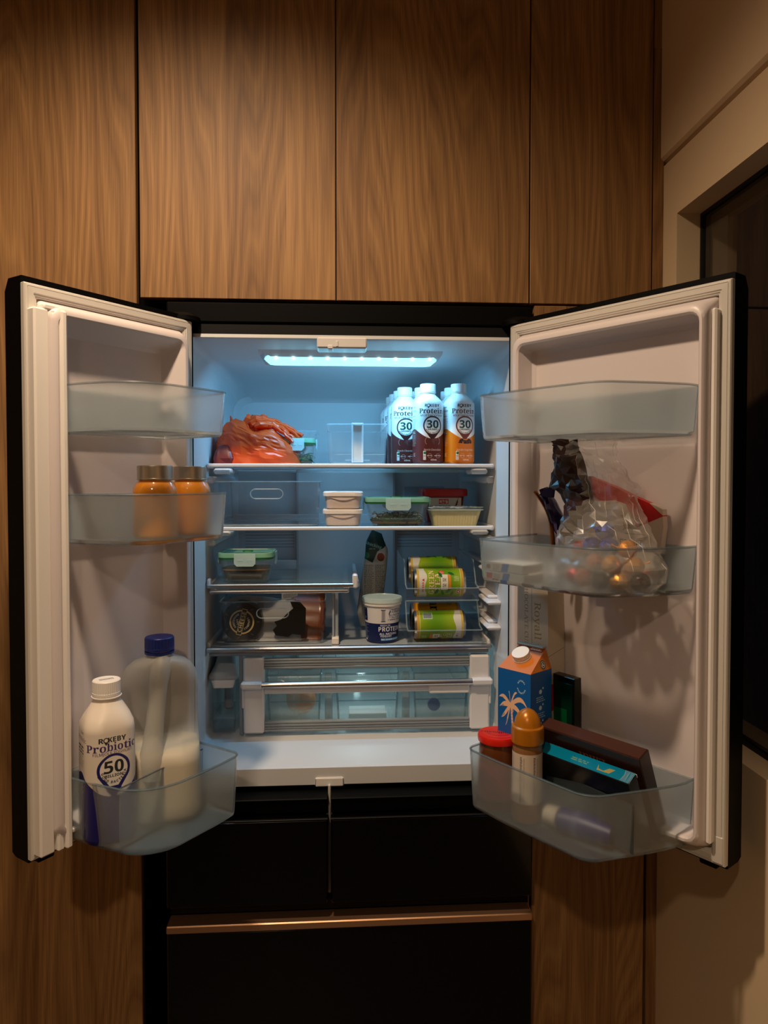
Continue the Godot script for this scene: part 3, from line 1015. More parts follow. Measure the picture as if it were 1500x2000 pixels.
func pin_logo(p: Paint, cx: float, cy: float, h: float, c: Color) -> void:
	# a word whose O is a map pin
	p.text("R", cx - h * 2.35, cy, h, c, "sansb", 0.0, 1.1)
	p.ring(cx - h * 1.38, cy, h * 0.36, h * 0.54, c)
	p.poly(PackedVector2Array([Vector2(cx - h * 1.75, cy + h * 0.4), Vector2(cx - h * 1.0, cy + h * 0.4), Vector2(cx - h * 1.38, cy + h * 1.05)]), c)
	p.disc(cx - h * 1.38, cy, h * 0.34, p.im.get_pixel(int(cx - h * 0.8), int(cy - h * 0.9)))
	p.text("KEBY", cx + h * 0.75, cy, h, c, "sansb", 0.0, 1.1)

# round-bodied drink bottle sleeve: 1024 px round, scale s px per metre, total height 735 px
func drink_label(body: Color, ring_c: Color, word_c: Color, lower: Color, kind: int) -> Image:
	var white := Color(0.93, 0.93, 0.92)
	var p := Paint.new(self, 1024, 736, white)
	var s := 4458.0
	var fy := func(hm: float) -> float: return 736.0 - hm * s
	for x in 1024:
		var hb := 0.0705 - 0.0115 * cos(TAU * (x / 1024.0 - 0.5) * 2.0)
		p.rect(x, fy.call(hb), 1, hb * s + 1, lower)
	for q in 2:
		var cx := 512.0 if q == 0 else 0.0
		if q == 1:
			cx = 1024.0 * 0.999
		var cy: float = fy.call(0.0888)
		p.poly(PackedVector2Array([Vector2(cx - 92, cy + 34), Vector2(cx - 32, cy + 116), Vector2(cx - 14, fy.call(0.058)), Vector2(cx + 14, fy.call(0.058)), Vector2(cx + 32, cy + 116), Vector2(cx + 92, cy + 34)]), ring_c)
		p.disc(cx, cy, 98, ring_c)
		p.disc(cx, cy, 84, Color(0.96, 0.96, 0.95))
		pin_logo(p, cx - 2, fy.call(0.1350), 30, INK)
		p.text("Protein", cx - 12, fy.call(0.1225), 50, word_c, "serifb", 0.0, 1.02)
		p.text("MILK SMOOTHIE", cx - 10, fy.call(0.1120), 20, word_c, "sans", 0.0, 1.15)
		p.text("30", cx + 2, cy - 14, 78, Color(0.03, 0.22, 0.20), "sansb", 0.0, 1.05)
		p.text("GRAMS", cx, cy + 38, 17, Color(0.03, 0.22, 0.20), "sansb", 0.0, 1.2)
		p.arc("WHOLE PROTEIN", cx, cy, 76, 13, PI / 2, Color(0.05, 0.16, 0.16), "sansb", true, 1.5)
		# pieces under the pin
		var rng := RandomNumberGenerator.new()
		rng.seed = 4 + kind
		if kind == 0:
			for k in 9:
				var o := Vector2(cx + rng.randf_range(-48, 48), fy.call(0.0545) + rng.randf_range(-18, 24))
				var r := rng.randf_range(13, 22)
				var a := rng.randf_range(0, TAU)
				var pts := PackedVector2Array()
				for j in 4:
					pts.append(o + Vector2(r, 0).rotated(a + j * TAU / 4))
				p.poly(pts, Color(0.30, 0.16, 0.15).lerp(Color(0.45, 0.28, 0.27), rng.randf()))
			for sd in [-1.0, 1.0]:
				p.lines(Array(cubic(Vector2(cx + sd * 50, fy.call(0.063)), Vector2(cx + sd * 84, fy.call(0.058)), Vector2(cx + sd * 84, fy.call(0.05)), Vector2(cx + sd * 60, fy.call(0.046)), 8)), 3, Color(0.82, 0.70, 0.68))
		else:
			for k in 34:
				var o := Vector2(cx + rng.randf_range(-66, 66), fy.call(0.0535) + rng.randf_range(-18, 20))
				p.disc(o.x, o.y, 10, Color(0.12, 0.07, 0.05).lerp(Color(0.25, 0.14, 0.08), rng.randf()), 1.3, 0.8)
		p.text("Dutch Chocolate" if kind == 0 else "Double Espresso", cx + 2, fy.call(0.0335), 17, Color(0.95, 0.9, 0.88), "serif", 0.0, 1.0)
		p.rect(cx - 98, fy.call(0.0305), 30, 92, Color(0.92, 0.94, 0.93))
		p.disc(cx - 80, fy.call(0.026), 14, Color(0.15, 0.45, 0.22))
		p.rect(cx - 94, fy.call(0.020), 22, 10, Color(0.75, 0.4, 0.3))
		p.fine(cx - 94, fy.call(0.016), 22, 4, 8, 3, Color(0.4, 0.4, 0.4), 3)
		p.ring(cx - 26, fy.call(0.0195), 20, 22, Color(0.9, 0.85, 0.83))
		p.ring(cx + 58, fy.call(0.0195), 20, 22, Color(0.9, 0.85, 0.83))
		p.fine(cx - 56, fy.call(0.0205), 64, 1, 8, 6, Color(0.93, 0.88, 0.86), 5)
		p.fine(cx + 20, fy.call(0.0205), 80, 1, 8, 6, Color(0.93, 0.88, 0.86), 6)
		p.text("425mL", cx + 14, fy.call(0.0105), 15, Color(0.95, 0.92, 0.9), "sansb")
	for cx in [256.0, 768.0]:
		pin_logo(p, cx, fy.call(0.1325), 11, INK)
		p.text("Protein", cx, fy.call(0.124), 22, word_c, "serif")
		p.fine(cx - 40, fy.call(0.112), 70, 1, 10, 6, INK, 2)
		p.fine(cx - 48, fy.call(0.105), 96, 8, 13, 4, Color(0.35, 0.45, 0.5), 9)
		p.fine(cx - 36, fy.call(0.076), 74, 2, 14, 7, Color(0.95, 0.9, 0.85), 8)
		p.fine(cx - 44, fy.call(0.067), 86, 9, 13, 4, Color(0.88, 0.78, 0.72), 7)
		p.fine(cx - 24, fy.call(0.026), 48, 3, 13, 5, Color(0.95, 0.9, 0.85), 4)
	return p.im

func probiotic_label() -> Image:
	var p := Paint.new(self, 1024, 768, Color(0.90, 0.86, 0.81))
	# 1024 px round (about 0.275 m), so 3724 px per metre
	var s := 3724.0
	var navy := Color(0.12, 0.11, 0.40)
	var fy := func(hm: float) -> float: return 768.0 - hm * s
	for x in 1024:
		var hb := 0.101 - 0.018 * cos(TAU * (x / 1024.0 - 0.5) * 2.0)
		p.rect(x, fy.call(hb), 1, hb * s + 1, navy)
	var cx := 512.0
	var cy: float = fy.call(0.128)
	p.poly(PackedVector2Array([Vector2(cx - 96, cy + 32), Vector2(cx - 10, cy + 170), Vector2(cx + 10, cy + 170), Vector2(cx + 96, cy + 32)]), navy)
	p.disc(cx, cy, 98, navy)
	p.disc(cx, cy, 82, Color(0.92, 0.89, 0.85))
	p.poly(PackedVector2Array([Vector2(cx - 66, cy + 40), Vector2(cx - 26, cy + 104), Vector2(cx + 26, cy + 104), Vector2(cx + 66, cy + 40)]), Color(0.92, 0.89, 0.85))
	p.poly(PackedVector2Array([Vector2(cx - 46, cy + 120), Vector2(cx + 46, cy + 120), Vector2(cx, cy + 190)]), navy)
	pin_logo(p, cx - 4, fy.call(0.178), 31, INK)
	p.text("Probiotic", cx - 8, fy.call(0.1655), 47, Color(0.22, 0.17, 0.42), "serifb", 0.0, 1.0)
	p.text("FILMJÖLK YOGHURT", cx - 4, fy.call(0.1555), 18, Color(0.35, 0.25, 0.4), "sans", 0.0, 1.05)
	p.text("50", cx, cy - 16, 76, INK, "sansb", 0.0, 1.1)
	p.text("BILLION", cx, cy + 39, 18, INK, "sansb", 0.0, 1.1)
	p.arc("GOOD BACTERIA", cx, cy + 14, 66, 16, PI / 2, INK, "sansb", true, 3.0)
	for q in [256.0, 768.0]:
		p.text("Clever", q + 30, fy.call(0.188), 16, INK, "sans")
		p.text("Probiotic", q + 14, fy.call(0.177), 26, Color(0.22, 0.17, 0.42), "serif")
		p.fine(q - 60, fy.call(0.165), 120, 3, 20, 11, INK, 6)
		p.fine(q - 60, fy.call(0.148), 120, 6, 13, 4, Color(0.4, 0.38, 0.38), 5)
		p.ring(q + 30, fy.call(0.095), 24, 27, Color(0.75, 0.75, 0.85))
		p.fine(q + 14, fy.call(0.097), 32, 2, 9, 4, Color(0.8, 0.8, 0.88), 3)
	return p.im

func carton_front() -> Image:
	var blue := Color(0.0, 0.36, 0.66)
	var tan_c := Color(0.93, 0.76, 0.62)
	var p := Paint.new(self, 384, 1024, blue)
	# 0.066 m by 0.245 m
	var o := Vector2(150, 262)
	p.arc("NATURAL", 278, 108, 46, 13, -PI / 2, Color(0.85, 0.93, 0.95), "sansb", false, 3.0)
	p.arc("HYDRATION", 278, 108, 46, 13, PI / 2, Color(0.85, 0.93, 0.95), "sansb", true, 2.0)
	# palm: fronds and trunk
	for f in [[Vector2(-140, -40), -44.0, 34.0], [Vector2(-20, -96), -40.0, 30.0], [Vector2(80, -100), -40.0, 30.0], [Vector2(205, 6), -84.0, 40.0], [Vector2(170, 130), -60.0, 40.0], [Vector2(40, 40), 0.0, 48.0], [Vector2(-130, 30), -26.0, 40.0], [Vector2(-60, 165), 14.0, 40.0], [Vector2(-110, 110), 4.0, 40.0]]:
		var tip: Vector2 = o + f[0]
		var m: Vector2 = (o + tip) / 2 + Vector2(0, f[1])
		var a := cubic(o + Vector2(0, -f[2] * 0.4), m + Vector2(0, -f[2] * 0.5), m + Vector2(0, -f[2] * 0.3) + (tip - o) * 0.2, tip, 14)
		var b := cubic(tip, m + Vector2(0, f[2] * 0.6) + (tip - o) * 0.2, m + Vector2(0, f[2] * 0.7), o + Vector2(0, f[2] * 0.4), 14)
		a.append_array(b)
		p.poly(a, tan_c)
		for k in 3:
			var e := tip.lerp(m, 0.12 * k)
			p.line(e + Vector2(0, 3), o.lerp(tip, 0.6) + Vector2(0, f[1] * 0.5 + k * 5), 1.6, blue)
	p.poly(PackedVector2Array([o + Vector2(2, 20), o + Vector2(22, 18), o + Vector2(44, 205), o + Vector2(22, 205)]), tan_c)
	for k in 7:
		p.line(o + Vector2(0, 46 + k * 23), o + Vector2(42, 40 + k * 23), 2.0, blue)
	p.text("COCO", 190, 540, 84, Color(0.92, 0.95, 0.95), "serif", 0.0, 1.1)
	return p.im

func carton_side() -> Image:
	var p := Paint.new(self, 256, 1024, Color(0.0, 0.36, 0.66))
	for q in [150.0, 270.0, 390.0]:
		p.disc(120, q, 17, Color(0.8, 0.88, 0.92))
		p.disc(150, q - 22, 8, Color(0.8, 0.88, 0.92))
		p.fine(70, q + 36, 110, 3, 15, 6, Color(0.7, 0.82, 0.9), int(q))
	p.fine(50, 500, 160, 14, 20, 5, Color(0.7, 0.82, 0.9), 4)
	return p.im

func can_label() -> Image:
	# 1024 px round (0.207 m) by 600 px (0.115 m); the can lies on its side, so words run along its axis
	var green := Color(0.45, 0.66, 0.12)
	var p := Paint.new(self, 1024, 600, green)
	var pale := Color(0.88, 0.88, 0.84)
	for y in 600:
		var k := 0.5 + 0.5 * sin(y * 0.013)
		p.rect(0, y, 1024, 1, Color(0.40, 0.62, 0.10).lerp(Color(0.60, 0.72, 0.13), k))
	for x in 1024:
		p.rect(x, 0, 1, 28, Color(0.86, 0.74, 0.30))
		var wv := 86.0 + 16.0 * sin(x * 0.0123 * 2.0)
		p.rect(x, 28, 1, wv, pale)
		p.rect(x, 575, 1, 25, Color(0.86, 0.66, 0.25))
	p.rect(0, 556, 1024, 12, Color(0.88, 0.80, 0.5))
	for q in 2:
		var cx := 512.0 - q * 512.0 + (12.0 if q else 0.0)
		var bw := Color(0.93, 0.88, 0.68)
		var br := Color(0.45, 0.28, 0.10)
		for e in [[br, 5.0], [bw, 0.0]]:
			var o: float = e[1]
			p.text("GREEN", cx + o * 0.6, 185 + o, 68, e[0], "serifb", 0.0, 0.95)
			p.text("TEA", cx + o * 0.6, 262 + o, 66, e[0], "serifb", 0.0, 1.25)
		p.rect(cx - 92, 304, 184, 92, Color(0.92, 0.92, 0.86))
		# two characters, drawn stroke by stroke
		for ch in 2:
			var c := Vector2(cx - 40 + ch * 64, 350)
			for st in [[-22, -14, 22, -14], [-12, -24, -12, -6], [12, -24, 12, -6], [-22, 4, 22, 4], [0, -4, 0, 26], [-18, 24, -5, 10], [18, 24, 5, 10]]:
				p.line(c + Vector2(st[0], st[1]), c + Vector2(st[2], st[3]), 5.0, br)
		p.rect(cx - 92, 400, 184, 34, Color(0.93, 0.55, 0.18))
		p.rect(cx + 98, 290, 58, 58, Color(0.85, 0.28, 0.22))
		p.fine(cx + 104, 298, 44, 5, 10, 4, Color(0.95, 0.8, 0.75), 3)
		for lf in [[-120, 250, 0.5], [-140, 330, -0.4], [-110, 400, 0.9], [90, 300, 2.6], [104, 440, 2.0], [-150, 450, 0.2]]:
			var c := Vector2(cx + lf[0], lf[1])
			var d := Vector2(46, 0).rotated(lf[2])
			var a := cubic(c - d, c - d * 0.3 + d.orthogonal() * 0.6, c + d * 0.4 + d.orthogonal() * 0.5, c + d, 8)
			a.append_array(cubic(c + d, c + d * 0.4 - d.orthogonal() * 0.5, c - d * 0.3 - d.orthogonal() * 0.6, c - d, 8))
			p.poly(a, Color(0.05, 0.42, 0.20))
		p.text("POKKA", cx - 60, 76, 24, Color(0.8, 0.15, 0.12), "sansb", 0.0, 1.1)
		p.poly(PackedVector2Array([Vector2(cx + 8, 92), Vector2(cx + 40, 92), Vector2(cx + 24, 62)]), Color(0.8, 0.15, 0.12))
		p.disc(cx - 120, 530, 30, Color(0.93, 0.85, 0.80))
		p.disc(cx - 120, 530, 24, Color(0.82, 0.25, 0.2))
		p.poly(PackedVector2Array([Vector2(cx - 136, 542), Vector2(cx - 104, 542), Vector2(cx - 120, 512)]), Color(0.95, 0.9, 0.86))
		p.fine(cx + 8, 478, 70, 6, 11, 4, Color(0.9, 0.93, 0.8), 5)
	p.rect(752, 400, 90, 120, Color(0.80, 0.88, 0.90))
	for k in 16:
		p.rect(756 + k * 5, 406, 2 + k % 3, 108, Color(0.1, 0.15, 0.15))
	for k in 4:
		p.fine(180 + k * 16, 150, 10, 24, 15, 5, Color(0.25, 0.4, 0.1), k)
		p.fine(690 + k * 16, 150, 10, 24, 15, 5, Color(0.25, 0.4, 0.1), k + 9)
	return p.im

func yellow_can_label() -> Image:
	var p := Paint.new(self, 512, 300, Color(0.90, 0.64, 0.06))
	p.rect(0, 0, 512, 14, Color(0.8, 0.5, 0.1))
	p.rect(0, 284, 512, 16, Color(0.8, 0.5, 0.1))
	for q in 2:
		var cx := 128.0 + q * 256.0
		p.text("Tama", cx, 160, 60, Color(0.12, 0.08, 0.05), "serifb", 0.0, 1.0)
		p.fine(cx - 60, 40, 50, 3, 12, 5, Color(0.3, 0.15, 0.05), q)
	return p.im

func tub_label() -> Image:
	# yoghurt tub: 1024 px round by 420 px; front at the middle
	var white := Color(0.90, 0.89, 0.88)
	var navy := Color(0.02, 0.10, 0.32)
	var p := Paint.new(self, 1024, 420, white)
	p.rect(0, 196, 1024, 224, navy)
	for x in range(150, 330):
		var e := 6.0 * sin(x * 0.31) + 4.0 * sin(x * 0.77)
		p.rect(x, 22 + (e if x > 300 else 0.0), 1, 150 - e, navy)
	p.fine(170, 36, 140, 7, 18, 7, Color(0.85, 0.87, 0.92), 2)
	p.fine(160, 214, 190, 13, 14, 4, Color(0.75, 0.8, 0.9), 6)
	# column emblem
	var cx := 512.0
	p.rect(cx - 36, 30, 44, 8, navy)
	p.rect(cx - 30, 40, 32, 6, navy)
	for k in 4:
		p.rect(cx - 28 + k * 8, 48, 4, 110, navy)
	p.rect(cx - 30, 160, 32, 6, navy)
	p.rect(cx - 36, 168, 44, 8, navy)
	p.ring(cx + 120, 80, 50, 54, navy, 1.55, 0.95)
	p.rect(cx + 56, 42, 128, 78, white)
	for e in [[cx + 50, 32, 140, 4], [cx + 50, 126, 140, 4], [cx + 44, 38, 4, 88], [cx + 190, 38, 4, 88]]:
		p.rect(e[0], e[1], e[2], e[3], navy)
	p.text("FARMERS", cx + 120, 60, 27, navy, "sans", 0.0, 0.95)
	p.text("UNION", cx + 120, 99, 27, navy, "sans", 0.0, 1.05)
	p.text("+ GREEK STYLE +", cx + 116, 152, 17, navy, "sansb", 0.0, 0.95)
	p.text("HIGH IN", cx + 6, 218, 20, Color(0.9, 0.92, 0.95), "sansb", 0.0, 0.9)
	p.text("PROTEIN", cx + 62, 262, 52, Color(0.93, 0.94, 0.95), "sansb", 0.0, 0.82)
	p.text("ALL NATURAL", cx + 48, 318, 24, Color(0.93, 0.94, 0.95), "sansb", 0.0, 0.9)
	p.text("YOGURT", cx + 16, 346, 24, Color(0.93, 0.94, 0.95), "sansb", 0.0, 0.9)
	p.rect(cx - 38, 370, 220, 28, Color(0.10, 0.50, 0.75))
	p.text("NO SUGAR ADDED", cx + 70, 384, 19, Color(0.92, 0.95, 0.97), "sansb", 0.0, 0.9)
	p.rect(270, 386, 36, 18, Color(0.85, 0.87, 0.9))
	return p.im

func cheese_label() -> Image:
	var blk := Color(0.045, 0.045, 0.05)
	var gold := Color(0.86, 0.74, 0.46)
	var p := Paint.new(self, 512, 512, blk)
	p.disc(256, 256, 158, gold)
	p.disc(256, 256, 138, blk)
	var a := -1.32
	var o := Vector2(256, 256)
	p.arc("AMSTERDAM", 256, 256, 106, 24, PI + 0.24, Color(0.85, 0.80, 0.68), "sansb", false, 0.5)
	p.arc("COMPANY", 250, 256, 98, 25, 0.30, Color(0.85, 0.80, 0.68), "sansb", true, 1.5)
	var d := Vector2(cos(a), sin(a))
	var n := d.orthogonal()
	p.poly(PackedVector2Array([o + d * 172 + n * 34, o + d * 172 - n * 34, o - d * 172 - n * 34, o - d * 172 + n * 34]), gold)
	p.poly(PackedVector2Array([o + d * 164 + n * 28, o + d * 164 - n * 28, o - d * 164 - n * 28, o - d * 164 + n * 28]), blk)
	p.text("CHEESE", 256, 256, 44, Color(0.86, 0.78, 0.56), "sansb", a, 1.25)
	for k in 3:
		var c := o - n.abs() * 0.0 + Vector2(-62 + k * 5, -26 + k * 26)
		p.rect(c.x - 10, c.y - 10, 26, 16, Color(0.66, 0.6, 0.45))
	for k in 7:
		var e := o + Vector2(208, 0).rotated(k * 0.9)
		for q in 4:
			p.disc(e.x + q * 9 - 14, e.y + sin(k * 2.0) * (q - 2) * 6, 4, Color(0.55, 0.53, 0.46))
	return p.im

func pouch_label() -> Image:
	# tall pouch seen from its back: dark green crown, pale lower part full of small print
	var pale := Color(0.70, 0.71, 0.70)
	var p := Paint.new(self, 384, 1024, pale)
	var dk := Color(0.03, 0.20, 0.18)
	p.poly(PackedVector2Array([Vector2(0, 0), Vector2(384, 0), Vector2(384, 130), Vector2(330, 190), Vector2(250, 230), Vector2(190, 350), Vector2(150, 330), Vector2(0, 260)]), dk)
	p.text("Snacking", 205, 160, 34, Color(0.55, 0.68, 0.64), "sansb", 0.3)
	p.fine(150, 196, 100, 1, 10, 10, Color(0.45, 0.58, 0.54), 3)
	p.disc(120, 270, 34, Color(0.10, 0.42, 0.30))
	p.disc(290, 290, 52, Color(0.85, 0.84, 0.82))
	p.disc(290, 290, 46, Color(0.62, 0.20, 0.16))
	for k in 4:
		p.line(Vector2(262 + k * 14, 250), Vector2(270 + k * 16, 330), 6, Color(0.20, 0.30, 0.16))
	for c in 2:
		p.fine(90 + c * 130, 370, 118, 36, 12, 5, Color(0.22, 0.24, 0.24), 3 + c)
	return p.im

func red_tub_label() -> Image:
	var p := Paint.new(self, 512, 160, Color(0.78, 0.75, 0.68))
	p.rect(160, 16, 150, 70, Color(0.72, 0.09, 0.06))
	# three syllable blocks drawn in strokes
	var w := Color(0.93, 0.85, 0.8)
	for st in [[172, 34, 172, 70], [172, 52, 184, 52], [184, 34, 184, 70], [192, 30, 192, 74], [192, 52, 200, 52], [200, 30, 200, 74], [214, 32, 236, 32], [214, 42, 238, 42], [226, 42, 216, 56], [226, 42, 236, 56], [244, 30, 244, 62], [244, 46, 252, 46], [218, 62, 218, 74], [218, 74, 248, 74], [264, 32, 298, 32], [264, 32, 264, 46], [264, 46, 298, 46], [260, 53, 302, 53], [266, 60, 298, 60], [298, 60, 298, 68], [266, 68, 298, 68], [266, 76, 298, 76]]:
		p.line(Vector2(st[0], st[1]), Vector2(st[2], st[3]), 5, w)
	p.text("GOCHUJANG", 170, 128, 40, Color(0.1, 0.14, 0.08), "sansb", 0.0, 1.0)
	p.poly(PackedVector2Array([Vector2(440, 40), Vector2(454, 20), Vector2(462, 60), Vector2(440, 120), Vector2(392, 140), Vector2(420, 100)]), Color(0.45, 0.06, 0.05))
	p.line(Vector2(454, 24), Vector2(464, 6), 8, Color(0.08, 0.12, 0.06))
	return p.im

func jar_lid_label() -> Image:
	var p := Paint.new(self, 512, 512, Color(0.82, 0.12, 0.05))
	p.ring(256, 256, 208, 213, Color(0.90, 0.45, 0.12))
	p.text("Händlmaier", 256, 262, 62, Color(0.14, 0.05, 0.05), "serifb", PI - 0.06, 0.98)
	p.arc("Luise - Original Rezept", 256, 256, 150, 26, PI / 2, Color(0.2, 0.06, 0.05), "serif", true)
	p.ring(256, 170, 18, 24, Color(0.14, 0.05, 0.05))
	return p.im

func rollon_label() -> Image:
	var p := Paint.new(self, 640, 512, Color(0.80, 0.73, 0.66))
	for c in 7:
		p.fine(20 + c * 92, 30, 16, 34, 14, 7, Color(0.22, 0.18, 0.16), c)
		p.fine(44 + c * 92, 40, 10, 40, 11, 4, Color(0.4, 0.34, 0.3), c + 20)
	return p.im

func cubes_label() -> Image:
	# front of the tall cream sweet box, words running down it
	var p := Paint.new(self, 320, 1024, Color(0.80, 0.75, 0.66))
	p.text("Royall", 214, 300, 66, Color(0.62, 0.50, 0.24), "serif", PI / 2, 1.0)
	p.text("CHOCOLATE CUBES", 92, 300, 38, Color(0.52, 0.46, 0.36), "serif", PI / 2, 1.05)
	p.line(Vector2(150, 60), Vector2(150, 560), 4, Color(0.50, 0.42, 0.28))
	for st in [[190, 480, 250, 480], [200, 500, 250, 500], [220, 465, 220, 530], [195, 515, 245, 515], [200, 535, 244, 535], [205, 475, 205, 540], [240, 470, 240, 528]]:
		p.line(Vector2(st[0], st[1]), Vector2(st[2], st[3]), 7, Color(0.62, 0.48, 0.2))
	p.poly(PackedVector2Array([Vector2(80, 640), Vector2(110, 610), Vector2(160, 625), Vector2(190, 690), Vector2(320, 760), Vector2(320, 900), Vector2(220, 860), Vector2(170, 740), Vector2(90, 700)]), Color(0.78, 0.11, 0.09))
	p.disc(200, 790, 60, Color(0.72, 0.45, 0.36))
	p.ring(204, 800, 30, 42, Color(0.12, 0.08, 0.08))
	p.lines(Array(cubic(Vector2(150, 640), Vector2(190, 580), Vector2(250, 560), Vector2(320, 540), 10)), 3, Color(0.35, 0.28, 0.2))
	return p.im

func cubes_side() -> Image:
	var p := Paint.new(self, 192, 1024, Color(0.80, 0.75, 0.66))
	p.rect(0, 745, 192, 190, Color(0.78, 0.11, 0.09))
	p.line(Vector2(0, 545), Vector2(192, 500), 3, Color(0.35, 0.28, 0.2))
	return p.im

func fruit_label() -> Image:
	var p := Paint.new(self, 640, 768, Color(0.80, 0.74, 0.68))
	p.poly(PackedVector2Array([Vector2(0, 0), Vector2(280, 0), Vector2(640, 250), Vector2(430, 330), Vector2(330, 180), Vector2(250, 160), Vector2(0, 170)]), Color(0.76, 0.06, 0.09))
	p.text("ll's", 380, 290, 90, Color(0.40, 0.33, 0.24), "serif", -0.2)
	p.line(Vector2(330, 372), Vector2(520, 376), 4, Color(0.35, 0.3, 0.28))
	p.text("FRUIT", 380, 438, 54, Color(0.28, 0.24, 0.22), "sans")
	p.text("BERRY", 350, 560, 34, Color(0.70, 0.12, 0.12), "sansb")
	p.disc(520, 640, 56, Color(0.62, 0.15, 0.10))
	p.disc(600, 530, 46, Color(0.10, 0.05, 0.06))
	p.disc(584, 636, 62, Color(0.16, 0.07, 0.08))
	p.disc(576, 626, 32, Color(0.30, 0.14, 0.12))
	for k in 6:
		p.line(Vector2(520 + k * 16, 700), Vector2(570 + k * 14, 768), 8, Color(0.10, 0.36, 0.20))
	return p.im

func milkbox_label(top: bool) -> Image:
	var p := Paint.new(self, 512, 96, Color(0.82, 0.80, 0.76))
	p.poly(PackedVector2Array([Vector2(250, 0), Vector2(340, 0), Vector2(320, 96), Vector2(230, 96)]), Color(0.12, 0.45, 0.78))
	if not top:
		p.rect(20, 10, 80, 66, Color(0.74, 0.16, 0.13))
	else:
		p.disc(60, 48, 30, Color(0.55, 0.45, 0.32))
	p.fine(120, 20, 100, 4, 18, 8, Color(0.5, 0.42, 0.3), 4)
	return p.im

func choc_label(word: String, base: Color, ink: Color) -> Image:
	var p := Paint.new(self, 768, 128, base)
	p.text(word, 470, 68, 56, ink, "serifb", PI, 1.0)
	p.fine(120, 60, 130, 2, 16, 6, ink, 4)
	return p.im

func mesh_noise(seed_: int, f: float, oct := 3, ridged := false) -> FastNoiseLite:
	var n := FastNoiseLite.new()
	n.seed = seed_
	n.frequency = f
	n.fractal_octaves = oct
	n.noise_type = FastNoiseLite.TYPE_SIMPLEX_SMOOTH
	if ridged:
		n.fractal_type = FastNoiseLite.FRACTAL_RIDGED
	return n

# pushes the points of rings in and out by noise
func crumple(rings: Array, n: FastNoiseLite, amp: float) -> Array:
	var out := []
	for r in rings:
		var c := Vector3.ZERO
		for p in r:
			c += p / r.size()
		var q := PackedVector3Array()
		for p in r:
			q.append(p + (p - c).normalized() * n.get_noise_3dv(p * 100.0) * amp)
		out.append(q)
	return out

func blob(c: Vector3, s: Vector3, seed_: int, amp: float, f := 0.25, rows := 9, cols := 14) -> MB:
	var n := mesh_noise(seed_, f, 2)
	var rings := []
	for k in rows + 1:
		var a := PI * (k / float(rows)) - PI / 2
		var ring := PackedVector3Array()
		for i in cols:
			var b := -PI / 2 + TAU * i / cols
			var d := Vector3(cos(a) * cos(b), sin(a), cos(a) * sin(b))
			ring.append(c + d * s * (1.0 + amp * n.get_noise_3dv((d * s + c) * 100.0)))
		rings.append(ring)
	return loft(MB.new(), rings, false, false)

# ---------------------------------------------------------------- drink bottles
func drink_bottle(label: String, at: Vector3, turn: float, sleeve: Material, group: String) -> Node3D:
	var t := thing("drink_bottle", label, "bottle", at, turn, group)
	var rows := [[0.0, 0.054, 0.054, 0.018], [0.003, 0.062, 0.062, 0.02], [0.008, 0.0655, 0.0655, 0.021], [0.06, 0.066, 0.066, 0.021], [0.12, 0.066, 0.066, 0.021], [0.141, 0.0655, 0.0655, 0.022], [0.149, 0.058, 0.058, 0.024], [0.155, 0.049, 0.049, 0.0235], [0.160, 0.039, 0.039, 0.0194], [0.163, 0.0345, 0.0345, 0.0172], [0.165, 0.034, 0.034, 0.0169]]
	var vs := []
	for q in rows:
		vs.append(1.0 - q[0] / 0.165)
	put(t, "body", rloft(rows, true, true, vs, 6), sleeve, 50)
	put(t, "neck", lathe([[0.0168, 0.164], [0.0168, 0.1655], [0.0192, 0.166], [0.0192, 0.1675], [0.0165, 0.168], [0.0165, 0.170]], 28), M.soft_white)
	put(t, "cap", ribbed_cap(0.0182, 0.169, 0.018, 48), M.soft_white, 30)
	return t

# screw cap with fine ribs
func ribbed_cap(r: float, y: float, h: float, n := 60) -> MB:
	var rings := []
	for p in [[1.0, 0.0], [1.0, 0.18], [1.0, 0.2], [1.0, 0.86], [0.985, 0.94], [0.93, 1.0], [0.1, 1.0]]:
		var ring := circ(r * p[0], y + h * p[1], n)
		if p[1] >= 0.2 and p[1] <= 0.9:
			for i in n:
				if i % 2:
					ring[i] = Vector3(ring[i].x * 0.975, ring[i].y, ring[i].z * 0.975)
		rings.append(ring)
	return loft(MB.new(), rings, true, true)

